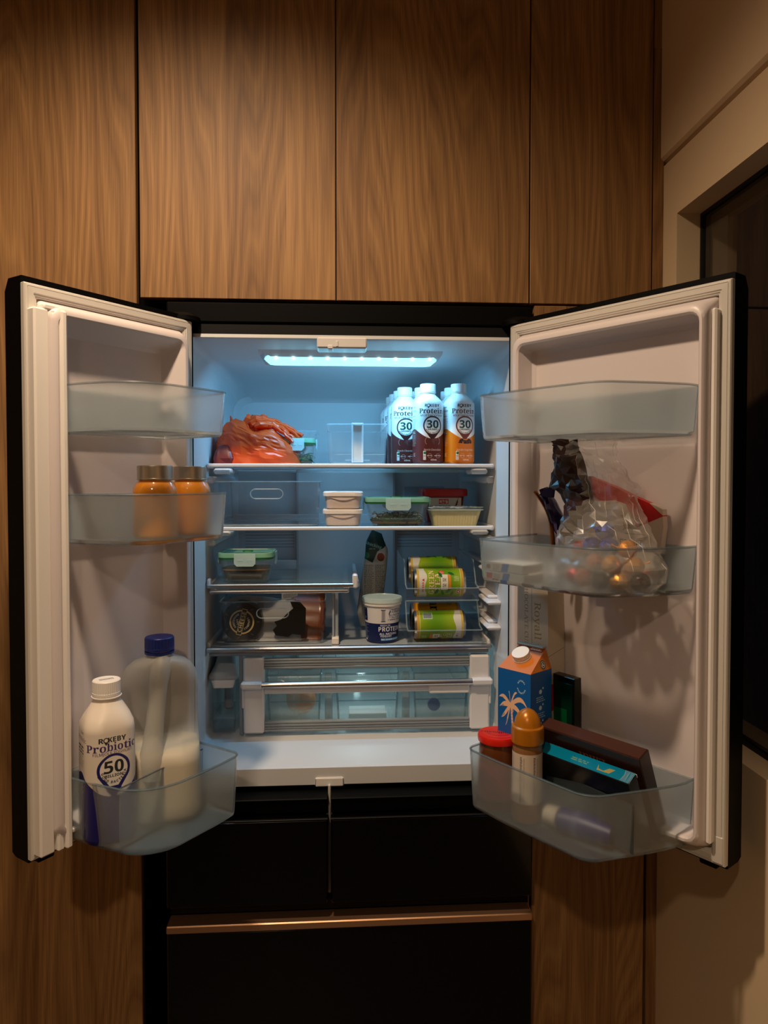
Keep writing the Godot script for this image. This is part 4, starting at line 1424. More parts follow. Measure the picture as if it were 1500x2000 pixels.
func top_shelf_items() -> void:
	var sy := 1.5035
	var choc := tex("chocolate_sleeve", drink_label(Color.WHITE, Color(0.24, 0.12, 0.13), Color(0.13, 0.15, 0.17), Color(0.36, 0.155, 0.145), 0), 0.36)
	var cof := tex("coffee_sleeve", drink_label(Color.WHITE, Color(0.46, 0.17, 0.10), Color(0.36, 0.20, 0.18), Color(0.86, 0.47, 0.06), 1), 0.36)
	var g := "milk drink bottles on the upper shelf"
	var rowz := [-0.166, -0.237, -0.308, -0.379]
	var c3: float = 0.2444
	var c2: float = 0.1727
	var c1: float = 0.1247
	drink_bottle("orange-sleeved milk drink bottle at the front, next to the right door", Vector3(c3, sy, rowz[0]), 17, cof, g)
	drink_bottle("orange-sleeved milk drink bottle second in its file, mostly hidden by the front one", Vector3(c3 - 0.005, sy, rowz[1]), 12, cof, g)
	drink_bottle("orange-sleeved milk drink bottle third in its file, just its cap edge showing", Vector3(c3 - 0.004, sy, rowz[2]), 10, cof, g)
	drink_bottle("brown-sleeved milk drink bottle at the front, middle of the three files", Vector3(c2, sy, rowz[0] - 0.004), 12, choc, g)
	drink_bottle("brown-sleeved milk drink bottle right behind the front one of the middle file", Vector3(c2 - 0.006, sy, rowz[1] - 0.004), 8, choc, g)
	drink_bottle("brown-sleeved milk drink bottle third in the middle file", Vector3(c2 - 0.006, sy, rowz[2] - 0.004), 6, choc, g)
	drink_bottle("brown-sleeved milk drink bottle leading the left file, beside the clear organiser", Vector3(c1, sy, rowz[1]), 0, choc, g)
	drink_bottle("brown-sleeved milk drink bottle second in the left file", Vector3(c1 - 0.004, sy, rowz[2]), 2, choc, g)
	drink_bottle("brown-sleeved milk drink bottle third in the left file", Vector3(c1 - 0.010, sy, rowz[3]), -2, choc, g)
	drink_bottle("brown-sleeved milk drink bottle farthest back in the left file", Vector3(c1 - 0.014, sy, rowz[3] - 0.068), 0, choc, g)
	# orange carrier bag, full and knotted on top
	var ob := mat("orange_film", Color(0.95, 0.36, 0.15), 0.3)
	ob.backlight_enabled = true
	ob.backlight = Color(0.8, 0.26, 0.09)
	var bx: float = -0.2272
	var t := thing("carrier_bag", "full orange plastic carrier bag, crumpled and knotted, on the upper shelf", "plastic bag", Vector3(bx, sy, -0.255))
	var rings := []
	var n1 := mesh_noise(11, 0.12, 2, true)
	var n2 := mesh_noise(12, 0.09, 2)
	var jit := RandomNumberGenerator.new()
	jit.seed = 5
	for k in 20:
		var h := k / 19.0
		var y := 0.086 * h
		var w := lerpf(0.103, 0.088, h) * (1.0 - 0.32 * pow(h, 3.0)) * (1.0 - 0.55 * pow(h, 12.0))
		var d := 0.083 * (1.0 - 0.30 * h * h) * (1.0 - 0.6 * pow(h, 12.0))
		var ring := PackedVector3Array()
		for i in 60:
			var a := -PI / 2 + TAU * i / 60
			var e := 1.0 / pow(pow(absf(cos(a)), 3.0) + pow(absf(sin(a)), 3.0), 1.0 / 3.0)
			var p := Vector3(cos(a) * w * e - 0.022 * h * h, y, sin(a) * d * e)
			var q := Vector3(p.x, p.y * 0.9, p.z) * 100.0
			var cr := n1.get_noise_3dv(q) * 0.008 * (0.35 + h) + n2.get_noise_3dv(q) * 0.012 + jit.randf_range(-0.0024, 0.0024) * clampf(h * 2.2 - 0.2, 0.15, 1.0)
			p += Vector3(cos(a), 0.0, sin(a)) * cr * (0.3 if k == 0 else 1.0)
			if k > 6:
				p.y += 0.026 * h * clampf(-(p.x + 0.005) / 0.06, 0.0, 1.0)
				p.y += (n1.get_noise_3dv(q + Vector3(40, 0, 7)) * 0.007 + n2.get_noise_3dv(q * 1.3) * 0.006) * h
			ring.append(p)
		rings.append(ring)
	put(t, "body", loft(MB.new(), rings, true, true), ob, 17)
	# gathered handles laid over to the right
	var hn := mesh_noise(3, 0.35, 2, true)
	for k in 4:
		var hm := MB.new()
		var path := []
		var rad := []
		for i in 20:
			var f := i / 19.0
			var p := Vector3(lerpf(-0.030 + k * 0.008, 0.104 - k * 0.007, f), 0.104 + 0.010 * sin(f * PI) - 0.036 * f * f - k * 0.0055, 0.008 + k * 0.012 - 0.008 * f + 0.006 * sin(f * 5.0 + k))
			p += Vector3(0, hn.get_noise_3dv(p * 130.0) * 0.004, hn.get_noise_3dv(p * 110.0 + Vector3(9, 3, 1)) * 0.005)
			path.append(p)
			rad.append((0.0155 + 0.004 * sin(f * 7.0 + k * 2.0)) * (1.0 - 0.5 * f) * minf(1.0, 0.5 + f * 4.0))
		tube(hm, path, rad, 11, 0.55)
		put(t, "handle", hm, ob, 26)
	var tf := MB.new()
	for k in 7:
		var a := k * 0.9
		var p0 := Vector3(-0.028 + 0.006 * k, 0.098, 0.02 * cos(a))
		tube(tf, [p0, p0 + Vector3(0.006 * cos(a), 0.012, 0.006), p0 + Vector3(0.012 * cos(a + 1), 0.022 + 0.004 * sin(k * 3.0), -0.002)], [0.014, 0.011, 0.004], 7, 0.5)
	put(t, "knot", tf, ob, 26)
	var ear := MB.new()
	tube(ear, [Vector3(-0.070, 0.075, -0.02), Vector3(-0.066, 0.100, -0.02), Vector3(-0.072, 0.120, -0.022)], [0.030, 0.020, 0.004], 8, 0.35)
	put(t, "ear", ear, ob, 26)
	# dark red pack squeezed against the wall left of the bag
	t = thing("red_pack", "dark red crumpled packet squeezed between the orange bag and the left wall", "packet", Vector3(-0.301, sy, -0.22))
	put(t, "wrap", loft(MB.new(), crumple([rr(0.045, 0.10, 0.012, 0.0), rr(0.048, 0.10, 0.014, 0.014), rr(0.040, 0.09, 0.012, 0.03), rr(0.018, 0.07, 0.006, 0.045)], mesh_noise(6, 0.3), 0.006)), mat("dark_red_film", Color(0.42, 0.10, 0.09), 0.35), 24)
	# clear tall bin behind the bag
	t = clear_bin(Vector3(-0.1922, sy, -0.41), 0.205, 0.088, 0.15, "clear_plastic", "clear plastic bin standing at the back behind the orange bag", false)
	# green-lidded glass box behind the bag
	t = lock_box(Vector3(-0.1332, sy, -0.262), 90, 0.10, 0.085, 0.052, "small glass food box with a green lid, half hidden by the orange bag", 2)
	# clear organiser with a pull strip
	t = clear_bin(Vector3(0.0077, sy, -0.285), 0.142, 0.092, 0.27, "clear_plastic", "empty clear organiser with a pale pull strip down its front", false)
	var st := MB.new()
	st.add(B2(Vector3(-0.0135, 0.004, 0.1365), Vector3(0.0135, 0.0945, 0.1385), 0.0008))
	st.add(B2(Vector3(-0.0135, 0.004, 0.137), Vector3(-0.010, 0.0945, 0.142), 0.0008))
	st.add(B2(Vector3(0.010, 0.004, 0.137), Vector3(0.0135, 0.0945, 0.142), 0.0008))
	st.add(B2(Vector3(-0.0135, 0.089, 0.125), Vector3(0.0135, 0.094, 0.142), 0.0008))
	put(t, "pull_strip", st, M.strip_white)
	var rib := MB.new()
	rib.add(B2(Vector3(-0.05, 0.022, 0.1345), Vector3(0.064, 0.0235, 0.1355), 0.0002))
	rib.add(B2(Vector3(-0.028, 0.008, 0.136), Vector3(0.028, 0.0105, 0.139), 0.0006))
	put(t, "moulded_rib", rib, M.clear_edge)

# open clear bin; with_hole cuts an oval hand hole into the front
func clear_bin(at: Vector3, w: float, h: float, d: float, m: String, label: String, with_hole: bool, edge := "clear_edge") -> Node3D:
	var t := thing("clear_bin", label, "storage bin", at)
	put(t, "body", tray([[0.0, w - 0.022, d - 0.022, 0.012], [0.002, w - 0.014, d - 0.014, 0.014], [0.006, w - 0.010, d - 0.010, 0.014], [h, w, d, 0.013]], 0.0022, 0.0025), M[m])
	var rim := MB.new()
	var path := []
	for p in rr(w - 0.002, d - 0.002, 0.012, h):
		path.append(p)
	path.append(path[0])
	tube(rim, path, 0.0016, 6)
	put(t, "rim", rim, M[edge])
	var be := MB.new()
	path = []
	for p in rr(w - 0.018, d - 0.018, 0.012, 0.003):
		path.append(p)
	path.append(path[0])
	tube(be, path, 0.0015, 6)
	put(t, "base_edge", be, M[edge])
	if with_hole:
		var hm := MB.new()
		path = []
		for p in rr(w * 0.30, 0.022, 0.011, 0.0):
			path.append(Vector3(p.x, h * 0.73 - p.z, d / 2 - 0.0016))
		path.append(path[0])
		tube(hm, path, 0.0014, 6)
		put(t, "hand_hole", hm, M[edge])
	return t

# glass food box with a clip lid; fill 0 empty, 1 brown liquid, 2 greens
func lock_box(at: Vector3, turn: float, w: float, d: float, h: float, label: String, fill: int) -> Node3D:
	if not M.has("box_glass"):
		mat("box_glass", Color(0.80, 0.90, 0.88), 0.04, 0.0, 0.05)
		mat("lid_mint", Color(0.55, 0.78, 0.66), 0.35, 0.0, 0.75)
		mat("lid_green", Color(0.12, 0.42, 0.18), 0.4)
		mat("lid_grey", Color(0.55, 0.60, 0.62), 0.3, 0.0, 0.7)
		mat("clip_clear", Color(0.80, 0.92, 0.92), 0.3, 0.0, 0.55)
		mat("soup", Color(0.16, 0.075, 0.045), 0.12)
		mat("leaf_green", Color(0.16, 0.42, 0.08), 0.4)
		mat("leaf_dark", Color(0.03, 0.07, 0.03), 0.4)
		mat("sesame", Color(0.85, 0.76, 0.55), 0.5)
		mat("food_tan", Color(0.60, 0.40, 0.22), 0.5)
	var t := thing("food_box", label, "food container", at, turn)
	put(t, "glass", tray([[0.0, w * 0.72, d * 0.72, 0.018], [0.004, w * 0.79, d * 0.79, 0.021], [h * 0.35, w * 0.87, d * 0.87, 0.022], [h * 0.9, w * 0.945, d * 0.945, 0.022], [h * 0.92, w * 0.97, d * 0.97, 0.022], [h, w * 0.97, d * 0.97, 0.022]], 0.003, 0.004), M.box_glass)
	var lid := MB.new()
	loft(lid, [rr(w * 0.97, d * 0.97, 0.02, h), rr(w, d, 0.022, h + 0.001), rr(w, d, 0.022, h + 0.009), rr(w * 0.985, d * 0.985, 0.02, h + 0.0115), rr(w * 0.90, d * 0.90, 0.018, h + 0.0115), rr(w * 0.88, d * 0.88, 0.016, h + 0.0095)], true, true)
	var lo := put(t, "lid", lid, M.lid_mint if fill != 1 else M.lid_mint)
	var seal := MB.new()
	loft(seal, [rr(w * 0.975, d * 0.975, 0.021, h - 0.0035), rr(w * 0.99, d * 0.99, 0.022, h + 0.0008)], true, true)
	put(lo, "seal", seal, M.lid_green)
	put(lo, "vent_plug", loft(MB.new(), [rr(w * 0.20, 0.016, 0.008, h + 0.0095), rr(w * 0.18, 0.014, 0.007, h + 0.0125)], true, true), M.lid_green)
	for k in 4:
		var cw := w * 0.38 if k < 2 else d * 0.38
		var cm := MB.new()
		var pts := PackedVector2Array([Vector2(-cw / 2, 0.010), Vector2(cw / 2, 0.010), Vector2(cw / 2, -0.012), Vector2(cw / 2 - 0.006, -0.0185), Vector2(-cw / 2 + 0.006, -0.0185), Vector2(-cw / 2, -0.012)])
		plate(cm, pts, 0.0, 0.0025)
		cm.add(B2(Vector3(-cw * 0.34, -0.006, 0.0025), Vector3(-cw * 0.08, -0.003, 0.0032), 0.0002))
		cm.add(B2(Vector3(cw * 0.08, -0.006, 0.0025), Vector3(cw * 0.34, -0.003, 0.0032), 0.0002))
		var c := put(t, "clip", cm, M.clip_clear)
		c.rotation.y = k * PI / 2 if k < 2 else k * PI / 2
		c.rotation.y = [0.0, PI, PI / 2, -PI / 2][k]
		c.position = [Vector3(0, h, d / 2 + 0.0005), Vector3(0, h, -d / 2 - 0.0005), Vector3(w / 2 + 0.0005, h, 0), Vector3(-w / 2 - 0.0005, h, 0)][k]
	if fill == 1:
		put(t, "soup", loft(MB.new(), [rr(w * 0.69, d * 0.69, 0.016, 0.0045), rr(w * 0.76, d * 0.76, 0.018, 0.008), rr(w * 0.83, d * 0.83, 0.02, h * 0.40), rr(w * 0.845, d * 0.845, 0.02, h * 0.50)], true, true), M.soup)
		put(t, "froth", loft(MB.new(), [rr(w * 0.847, d * 0.847, 0.02, h * 0.50), rr(w * 0.855, d * 0.855, 0.02, h * 0.53)], true, true), M.food_tan)
	if fill == 2:
		var rng := RandomNumberGenerator.new()
		rng.seed = int(w * 10000)
		var lm := MB.new()
		var dm := MB.new()
		var sm := MB.new()
		lm.add(blob(Vector3(-w * 0.12, h * 0.20, 0), Vector3(w * 0.27, h * 0.22, d * 0.33), 3, 0.4, 0.5))
		dm.add(blob(Vector3(w * 0.14, h * 0.20, 0), Vector3(w * 0.25, h * 0.24, d * 0.34), 5, 0.4, 0.5))
		for k in 150:
			var p := Vector3(rng.randf_range(-w * 0.37, w * 0.37), rng.randf_range(h * 0.1, h * 0.5), rng.randf_range(-d * 0.36, d * 0.38))
			var a := rng.randf_range(0, TAU)
			var l := rng.randf_range(0.006, 0.014)
			var e := Vector3(cos(a), rng.randf_range(-0.5, 0.5), sin(a)) * l
			tube(lm if rng.randf() < 0.62 else dm, [p - e, p + Vector3(0, 0.003, 0), p + e], [0.0008, 0.0026, 0.0006], 5, 0.4)
		for k in 70:
			var p := Vector3(rng.randf_range(-w * 0.38, w * 0.38), rng.randf_range(h * 0.3, h * 0.55), rng.randf_range(d * 0.1, d * 0.41))
			sm.add(blob(p, Vector3(0.0014, 0.0009, 0.001), k, 0.0, 0.2, 3, 5))
		put(t, "leaves", lm, M.leaf_green, 40).set_meta("kind", "stuff")
		put(t, "dark_leaves", dm, M.leaf_dark, 40).set_meta("kind", "stuff")
		put(t, "sesame", sm, M.sesame).set_meta("kind", "stuff")
		put(t, "broth", loft(MB.new(), [rr(w * 0.69, d * 0.69, 0.016, 0.0045), rr(w * 0.80, d * 0.80, 0.018, h * 0.16)], true, true), M.food_tan)
	return t

func middle_shelf_items() -> void:
	var sy := 1.3605
	clear_bin(Vector3(-0.2002, sy, -0.29), 0.2459, 0.103, 0.27, "smoke_plastic", "empty clear bin with an oval hand hole, left on the second shelf", true)
	# two white boxes
	for k in 2:
		var y := sy + k * 0.0405
		var t := thing("white_box", "lower of the two stacked white plastic food boxes" if k == 0 else "upper of the two stacked white plastic food boxes", "food container", Vector3(-0.0260 + k * 0.001, y, -0.20), 0, "stacked white boxes")
		put(t, "body", rloft([[0.0, 0.070, 0.085, 0.016], [0.003, 0.078, 0.093, 0.018], [0.030, 0.086, 0.101, 0.019]], true, true), mat("box_white", Color(0.86, 0.80, 0.77), 0.4) if k == 0 else M.box_white)
		put(t, "lid", rloft([[0.029, 0.088, 0.103, 0.019], [0.0295, 0.093, 0.108, 0.02], [0.0375, 0.093, 0.108, 0.02], [0.0395, 0.090, 0.105, 0.019], [0.0395, 0.084, 0.099, 0.017], [0.0385, 0.083, 0.098, 0.017]], true, true), M.soft_white)
		var lip := MB.new()
		var pts := PackedVector2Array()
		for i in 13:
			var f := i / 12.0
			pts.append(Vector2(lerpf(-0.034, 0.034, f), 0.0285 - 0.009 * sin(f * PI)))
		pts.append(Vector2(0.034, 0.031))
		pts.append(Vector2(-0.034, 0.031))
		plate(lip, pts, 0.047, 0.0515)
		put(t, "lift_tab", lip, M.box_white)
	lock_box(Vector3(0.1022, sy, -0.215), 0, 0.1531, 0.125, 0.055, "glass food box of seasoned greens with a clip lid on the second shelf", 2)
	# red paste tub
	var rx: float = 0.2299
	var t := thing("paste_tub", "red plastic paste tub with a cream label, behind the pale tofu tub", "tub", Vector3(rx, sy, -0.325))
	var red := mat("tub_red", Color(0.62, 0.045, 0.03), 0.32)
	put(t, "body", rloft([[0.0, 0.082, 0.075, 0.012], [0.002, 0.086, 0.079, 0.013], [0.068, 0.100, 0.092, 0.014]], true, true), red)
	put(t, "lid", rloft([[0.066, 0.104, 0.096, 0.015], [0.067, 0.116, 0.107, 0.017], [0.078, 0.117, 0.108, 0.017], [0.084, 0.114, 0.105, 0.016], [0.085, 0.104, 0.096, 0.014], [0.083, 0.100, 0.092, 0.013]], true, true), mat("tub_red_lid", Color(0.72, 0.06, 0.04), 0.3))
	var lb := MB.new()
	lb.quad(Vector3(-0.041, 0.034, 0.0447), Vector3(-0.041, 0.062, 0.0466), Vector3(0.041, 0.062, 0.0466), Vector3(0.041, 0.034, 0.0447), Vector2(0, 1), Vector2(0, 0), Vector2(1, 0), Vector2(1, 1))
	put(t, "label", lb, tex("paste_label", red_tub_label(), 0.5))
	# pale tofu tub with a film lid
	var tx: float = 0.2382
	t = thing("tofu_tub", "pale yellow ribbed tofu tub with a film lid, front right of the second shelf", "tub", Vector3(tx, sy, -0.195))
	var rows := []
	for k in 7:
		var f := k / 6.0
		rows.append([0.036 * f, lerpf(0.100, 0.119, f), lerpf(0.07, 0.086, f), 0.012])
	var tb := rloft(rows, true, true)
	for k in 15:
		tb.add(tube(MB.new(), [Vector3(-0.044 + k * 0.0063, 0.003, 0.0352), Vector3(-0.048 + k * 0.0069, 0.034, 0.0422)], 0.0012, 6))
	put(t, "body", tb, mat("tofu_cream", Color(0.83, 0.77, 0.56), 0.45))
	put(t, "flange", rloft([[0.0355, 0.124, 0.092, 0.014], [0.0365, 0.131, 0.098, 0.016], [0.0385, 0.131, 0.098, 0.016]], true, true), mat("tub_flange", Color(0.80, 0.86, 0.84), 0.25, 0.0, 0.6))
	var film := MB.new()
	var fn := mesh_noise(8, 0.5, 2, true)
	var g := []
	for i in 21:
		var row := []
		for j in 13:
			var p := Vector3(lerpf(-0.066, 0.066, i / 20.0), 0.0395, lerpf(-0.049, 0.049, j / 12.0))
			p.y += 0.0025 + 0.0028 * fn.get_noise_3dv(p * 120.0)
			row.append(p)
		g.append(row)
	for i in 20:
		for j in 12:
			film.quad(g[i][j + 1], g[i][j], g[i + 1][j], g[i + 1][j + 1])
	put(t, "film_lid", film, mat("film_white", Color(0.88, 0.93, 0.93), 0.15, 0.0, 0.5), 20)

func drink_can(label: String, at: Vector3, spin: float, sleeve: Material, top_left := false, l := 0.117) -> Node3D:
	var t := thing("drink_can", label, "can", at, 0.0, "")
	var r := 0.033
	var body := lathe([[r, 0.004], [r, l - 0.004]], 48, false, false)
	var x := Transform3D(Basis(Vector3(0, -1, 0), Vector3(1, 0, 0), Vector3(0, 0, 1)), Vector3(-l / 2, 0, 0)) * Transform3D(Basis(Vector3.UP, spin), Vector3.ZERO)
	if top_left:
		x = Transform3D(Basis(Vector3(0, 1, 0), Vector3(-1, 0, 0), Vector3(0, 0, 1)), Vector3(l / 2, 0, 0)) * Transform3D(Basis(Vector3.UP, spin), Vector3.ZERO)
	put(t, "sleeve", body, sleeve).transform = x
	put(t, "end_rim", lathe([[0.0265, 0.0], [0.0285, -0.002], [0.031, -0.001], [0.033, 0.004], [0.0327, 0.0045]], 40, false, false), M.silver).transform = x
	put(t, "end_rim", lathe([[0.0327, l - 0.0045], [0.033, l - 0.004], [0.031, l + 0.001], [0.0285, l + 0.002], [0.0265, l]], 40, false, false), M.silver).transform = x
	put(t, "end_plate", lathe([[0.0268, 0.003], [0.0268, 0.0035]], 32), M.silver).transform = x
	put(t, "end_plate", lathe([[0.0268, l - 0.0035], [0.0268, l - 0.003]], 32), M.silver).transform = x
	return t

func can_rack(label: String, at: Vector3, w: float, tall: float) -> void:
	var t := thing("can_rack", label, "can rack", at)
	var d := 0.26
	for s in [-1.0, 1.0]:
		var side := MB.new()
		var pts := PackedVector2Array([Vector2(-d / 2, 0.004), Vector2(d / 2, 0.0), Vector2(d / 2, 0.030), Vector2(d / 2 - 0.03, 0.034), Vector2(d / 2 - 0.065, tall), Vector2(-d / 2, tall + 0.006)])
		plate(side, pts, -0.0012, 0.0012)
		var o := put(t, "side_panel", side, M.smoke_plastic)
		o.rotation.y = -PI / 2
		o.position = Vector3(s * (w / 2 - 0.001), 0, 0)
		var e := MB.new()
		tube(e, [Vector3(s * (w / 2 - 0.001), 0.031, d / 2), Vector3(s * (w / 2 - 0.001), 0.035, d / 2 - 0.03), Vector3(s * (w / 2 - 0.001), tall, d / 2 - 0.065), Vector3(s * (w / 2 - 0.001), tall + 0.006, -d / 2)], 0.0017, 6)
		put(t, "edge", e, M.clear_edge)
	var fl := MB.new()
	fl.add(B2(Vector3(-w / 2, 0.0, -d / 2), Vector3(w / 2, 0.0022, d / 2), 0.0006))
	put(t, "ramp", fl, M.smoke_plastic)
	var lip := MB.new()
	lip.add(B2(Vector3(-w / 2, 0.0, d / 2 - 0.002), Vector3(w / 2, 0.030, d / 2), 0.0008))
	put(t, "front_lip", lip, M.smoke_plastic)
	var e2 := MB.new()
	tube(e2, [Vector3(-w / 2, 0.030, d / 2), Vector3(w / 2, 0.030, d / 2)], 0.0016, 6)
	tube(e2, [Vector3(-w / 2, 0.0015, d / 2), Vector3(w / 2, 0.0015, d / 2)], 0.0018, 6)
	put(t, "lip_edge", e2, M.clear_edge)

func lower_items() -> void:
	# half shelf
	lock_box(Vector3(-0.2488, 1.2315, -0.20), 0, 0.1274, 0.115, 0.058, "glass food box of brown soup on the short half shelf", 1)
	var sy := 1.0885
	# smoky bin with cheese
	var bw: float = 0.2430
	var bx: float = -0.1874
	clear_bin(Vector3(bx, sy, -0.275), bw, 0.100, 0.25, "smoke_plastic", "smoky clear bin under the half shelf, holding the round cheese and bags", true)
	var t := thing("cheese_round", "round cheese in black wrap with a gold and black disc label", "cheese", Vector3(-0.2597, sy + 0.003 + 0.0475, -0.185))
	var wrap := MB.new()
	var ring := []
	for p in [[0.030, -0.017], [0.045, -0.0165], [0.0475, -0.011], [0.0475, 0.006], [0.0465, 0.013], [0.044, 0.0155], [0.033, 0.0165], [0.001, 0.017]]:
		ring.append(circ(p[0], p[1], 48))
	loft(wrap, crumple(ring, mesh_noise(4, 0.35, 2), 0.0012), true, true)
	put(t, "wrap", wrap, mat("black_wrap", Color(0.03, 0.03, 0.033), 0.28), 30).rotation.x = PI / 2
	var disc := MB.new()
	for i in 48:
		var a0 := TAU * i / 48
		var a1 := TAU * (i + 1) / 48
		disc.tri(Vector3(0, 0, 0.0186), Vector3(cos(a1) * 0.046, sin(a1) * 0.046, 0.0166), Vector3(cos(a0) * 0.046, sin(a0) * 0.046, 0.0166), Vector2(0.5, 0.5), Vector2(0.5 + cos(a1) * 0.5, 0.5 - sin(a1) * 0.5), Vector2(0.5 + cos(a0) * 0.5, 0.5 - sin(a0) * 0.5))
	put(t, "label", disc, tex("cheese_label", cheese_label(), 0.35))
	# white paper-wrapped pack with black bands
	t = thing("deli_pack", "white and black paper pack of sliced cheese lying beside the round cheese", "packet", Vector3(-0.1760, sy + 0.003, -0.215))
	var dn := mesh_noise(21, 0.22, 2, true)
	var rows := []
	for k in 10:
		var h := k / 9.0
		rows.append(rr(lerpf(0.105, 0.085, h) , lerpf(0.07, 0.03, h * h), 0.016, 0.088 * h, Vector2(-0.008 * h, -0.02 * h), 8))
	put(t, "paper", loft(MB.new(), crumple(rows, dn, 0.007)), mat("pack_paper", Color(0.62, 0.62, 0.62), 0.55), 24)
	var bp := MB.new()
	plate(bp, PackedVector2Array([Vector2(-0.1889, 1.1193), Vector2(-0.1819, 1.1061), Vector2(-0.1525, 1.1021), Vector2(-0.1443, 1.1092), Vector2(-0.1136, 1.1052), Vector2(-0.1122, 1.1683), Vector2(-0.1252, 1.1827), Vector2(-0.1487, 1.1853), Vector2(-0.1417, 1.1686), Vector2(-0.1559, 1.1569), Vector2(-0.1700, 1.1428), Vector2(-0.1853, 1.1383), Vector2(-0.1795, 1.1287)]), -0.002, 0.003)
	var bo := put(t, "black_band", bp, M.black_wrap)
	bo.position = Vector3(-t.position.x, -t.position.y, 0.043)
	t = thing("paper_fold", "folded white paper end sticking up behind the round cheese", "paper", Vector3(-0.2330, sy + 0.003, -0.235))
	var pf := MB.new()
	plate(pf, PackedVector2Array([Vector2(-0.3041, 1.1778), Vector2(-0.3054, 1.1692), Vector2(-0.2713, 1.1713), Vector2(-0.2286, 1.1733), Vector2(-0.1698, 1.1702), Vector2(-0.1698, 1.1776), Vector2(-0.1980, 1.1829), Vector2(-0.2285, 1.1869), Vector2(-0.2590, 1.1897), Vector2(-0.2895, 1.1863)]), -0.010, 0.006)
	for i in pf.v.size():
		pf.v[i] -= Vector3(t.position.x, t.position.y, 0)
	pf.add(B2(Vector3(-0.05, 0.0, -0.008), Vector3(0.03, 0.075, 0.002), 0.002))
	put(t, "sheet", pf, mat("paper_white", Color(0.72, 0.74, 0.74), 0.6))
	t = thing("snack_bag", "amber brown plastic snack bag at the right end of the smoky bin", "bag", Vector3(-0.1065, sy + 0.003, -0.235))
	rows = []
	for k in 12:
		var h := k / 11.0
		rows.append(rr(lerpf(0.066, 0.085, h), lerpf(0.085, 0.02, pow(h, 1.6)), 0.014, 0.105 * h, Vector2(-0.010 * h * h, -0.03 * h), 8))
	var amber := mat("amber_film", Color(0.50, 0.24, 0.08), 0.22)
	put(t, "film", loft(MB.new(), crumple(rows, mesh_noise(33, 0.3, 3, true), 0.006)), amber, 22)
	put(t, "seal", B2(Vector3(-0.075, 0.103, -0.034), Vector3(0.02, 0.112, -0.030), 0.0008), mat("film_gold", Color(0.58, 0.46, 0.24), 0.2, 0.0, 0.75))
	t = thing("price_tag", "crumpled white printed tag lying on the snack bag", "label", Vector3(-0.1533, sy + 0.100, -0.22))
	var tagp := Paint.new(self, 128, 64, Color(0.66, 0.66, 0.66))
	for k in 14:
		tagp.rect(18 + k * 7, 14, 3, 34, Color(0.2, 0.2, 0.2))
	var tm := MB.new()
	plate(tm, PackedVector2Array([Vector2(-0.02, -0.008), Vector2(0.018, -0.002), Vector2(0.022, 0.012), Vector2(-0.018, 0.010)]), -0.0012, 0.0)
	put(t, "slip", tm, tex("tag_print", tagp.im, 0.6)).rotation.z = 0.15
	# pouch standing behind the yoghurt tub
	t = thing("pouch", "tall dark green and pale pouch leaning behind the yoghurt tub", "pouch", Vector3(0.0588, sy, -0.33))
	var outline := PackedVector2Array([Vector2(0.0498, 1.3390), Vector2(0.0731, 1.3337), Vector2(0.0834, 1.3039), Vector2(0.0912, 1.2884), Vector2(0.0873, 1.2443), Vector2(0.0808, 1.1925), Vector2(0.0705, 1.1407), Vector2(0.0562, 1.0993), Vector2(0.0187, 1.0997), Vector2(0.0097, 1.1284), Vector2(0.0162, 1.1802), Vector2(0.0240, 1.2319), Vector2(0.0317, 1.2771), Vector2(0.0343, 1.3094)])
	var lo := outline[0]
	var hi := outline[0]
	for p in outline:
		lo = lo.min(p)
		hi = hi.max(p)
	var pm := MB.new()
	var slices := 26
	for k in slices:
		pass
	# outline cut into level spans, each a flat pillow section
	var prings := []
	for k in 27:
		var y := lerpf(lo.y + 0.0005, hi.y - 0.0008, k / 26.0)
		var xs := []
		for i in outline.size():
			var a := outline[i]
			var b := outline[(i + 1) % outline.size()]
			if (a.y <= y) != (b.y <= y):
				xs.append(a.x + (y - a.y) / (b.y - a.y) * (b.x - a.x))
		xs.sort()
		var f := k / 26.0
		var thick := 0.044 * (1.0 - f * f) * (0.35 + 0.65 * minf(f * 6.0, 1.0)) + 0.004
		var wd: float = xs[-1] - xs[0]
		prings.append(rr(wd, minf(thick, wd * 0.8), minf(thick, wd) * 0.42, y - t.position.y, Vector2((xs[0] + xs[-1]) / 2 - t.position.x, 0.035 * (1.0 - f) - 0.012), 5))
	crumple(prings, mesh_noise(5, 0.3), 0.002)
	var pvs := []
	for k in 27:
		pvs.append(1.0 - k / 26.0)
	loft(pm, prings, true, true, false, pvs)
	# print mapped flat on the front by width
	for i in pm.t.size():
		var p := pm.v[i]
		pm.t[i].x = clampf((p.x + t.position.x - lo.x) / (hi.x - lo.x), 0.0, 1.0)
	put(t, "film", pm, tex("pouch_print", pouch_label(), 0.35), 40)
	# yoghurt tub
	var yw := 0.046
	t = thing("yoghurt_tub", "white and navy yoghurt tub with a clear lid, centre of the lowest shelf", "tub", Vector3(0.0662, sy, -0.185), 6)
	var tubm := tex("tub_print", tub_label(), 0.4)
	put(t, "pot", lathe([[0.034, 0.0], [0.0365, 0.001], [0.0375, 0.004], [0.0425, 0.082], [0.0425, 0.088]], 48, true, true, [1.0, 1.0, 0.98, 0.04, 0.0]), tubm)
	put(t, "rim", lathe([[0.0425, 0.086], [0.0455, 0.087], [0.0455, 0.090], [0.044, 0.0905], [0.044, 0.098], [0.043, 0.1]], 48), M.soft_white)
	put(t, "lid", lathe([[0.0465, 0.094], [0.0475, 0.0945], [0.0475, 0.102], [0.0465, 0.104], [0.043, 0.104], [0.042, 0.1025]], 48), M.clip_clear)
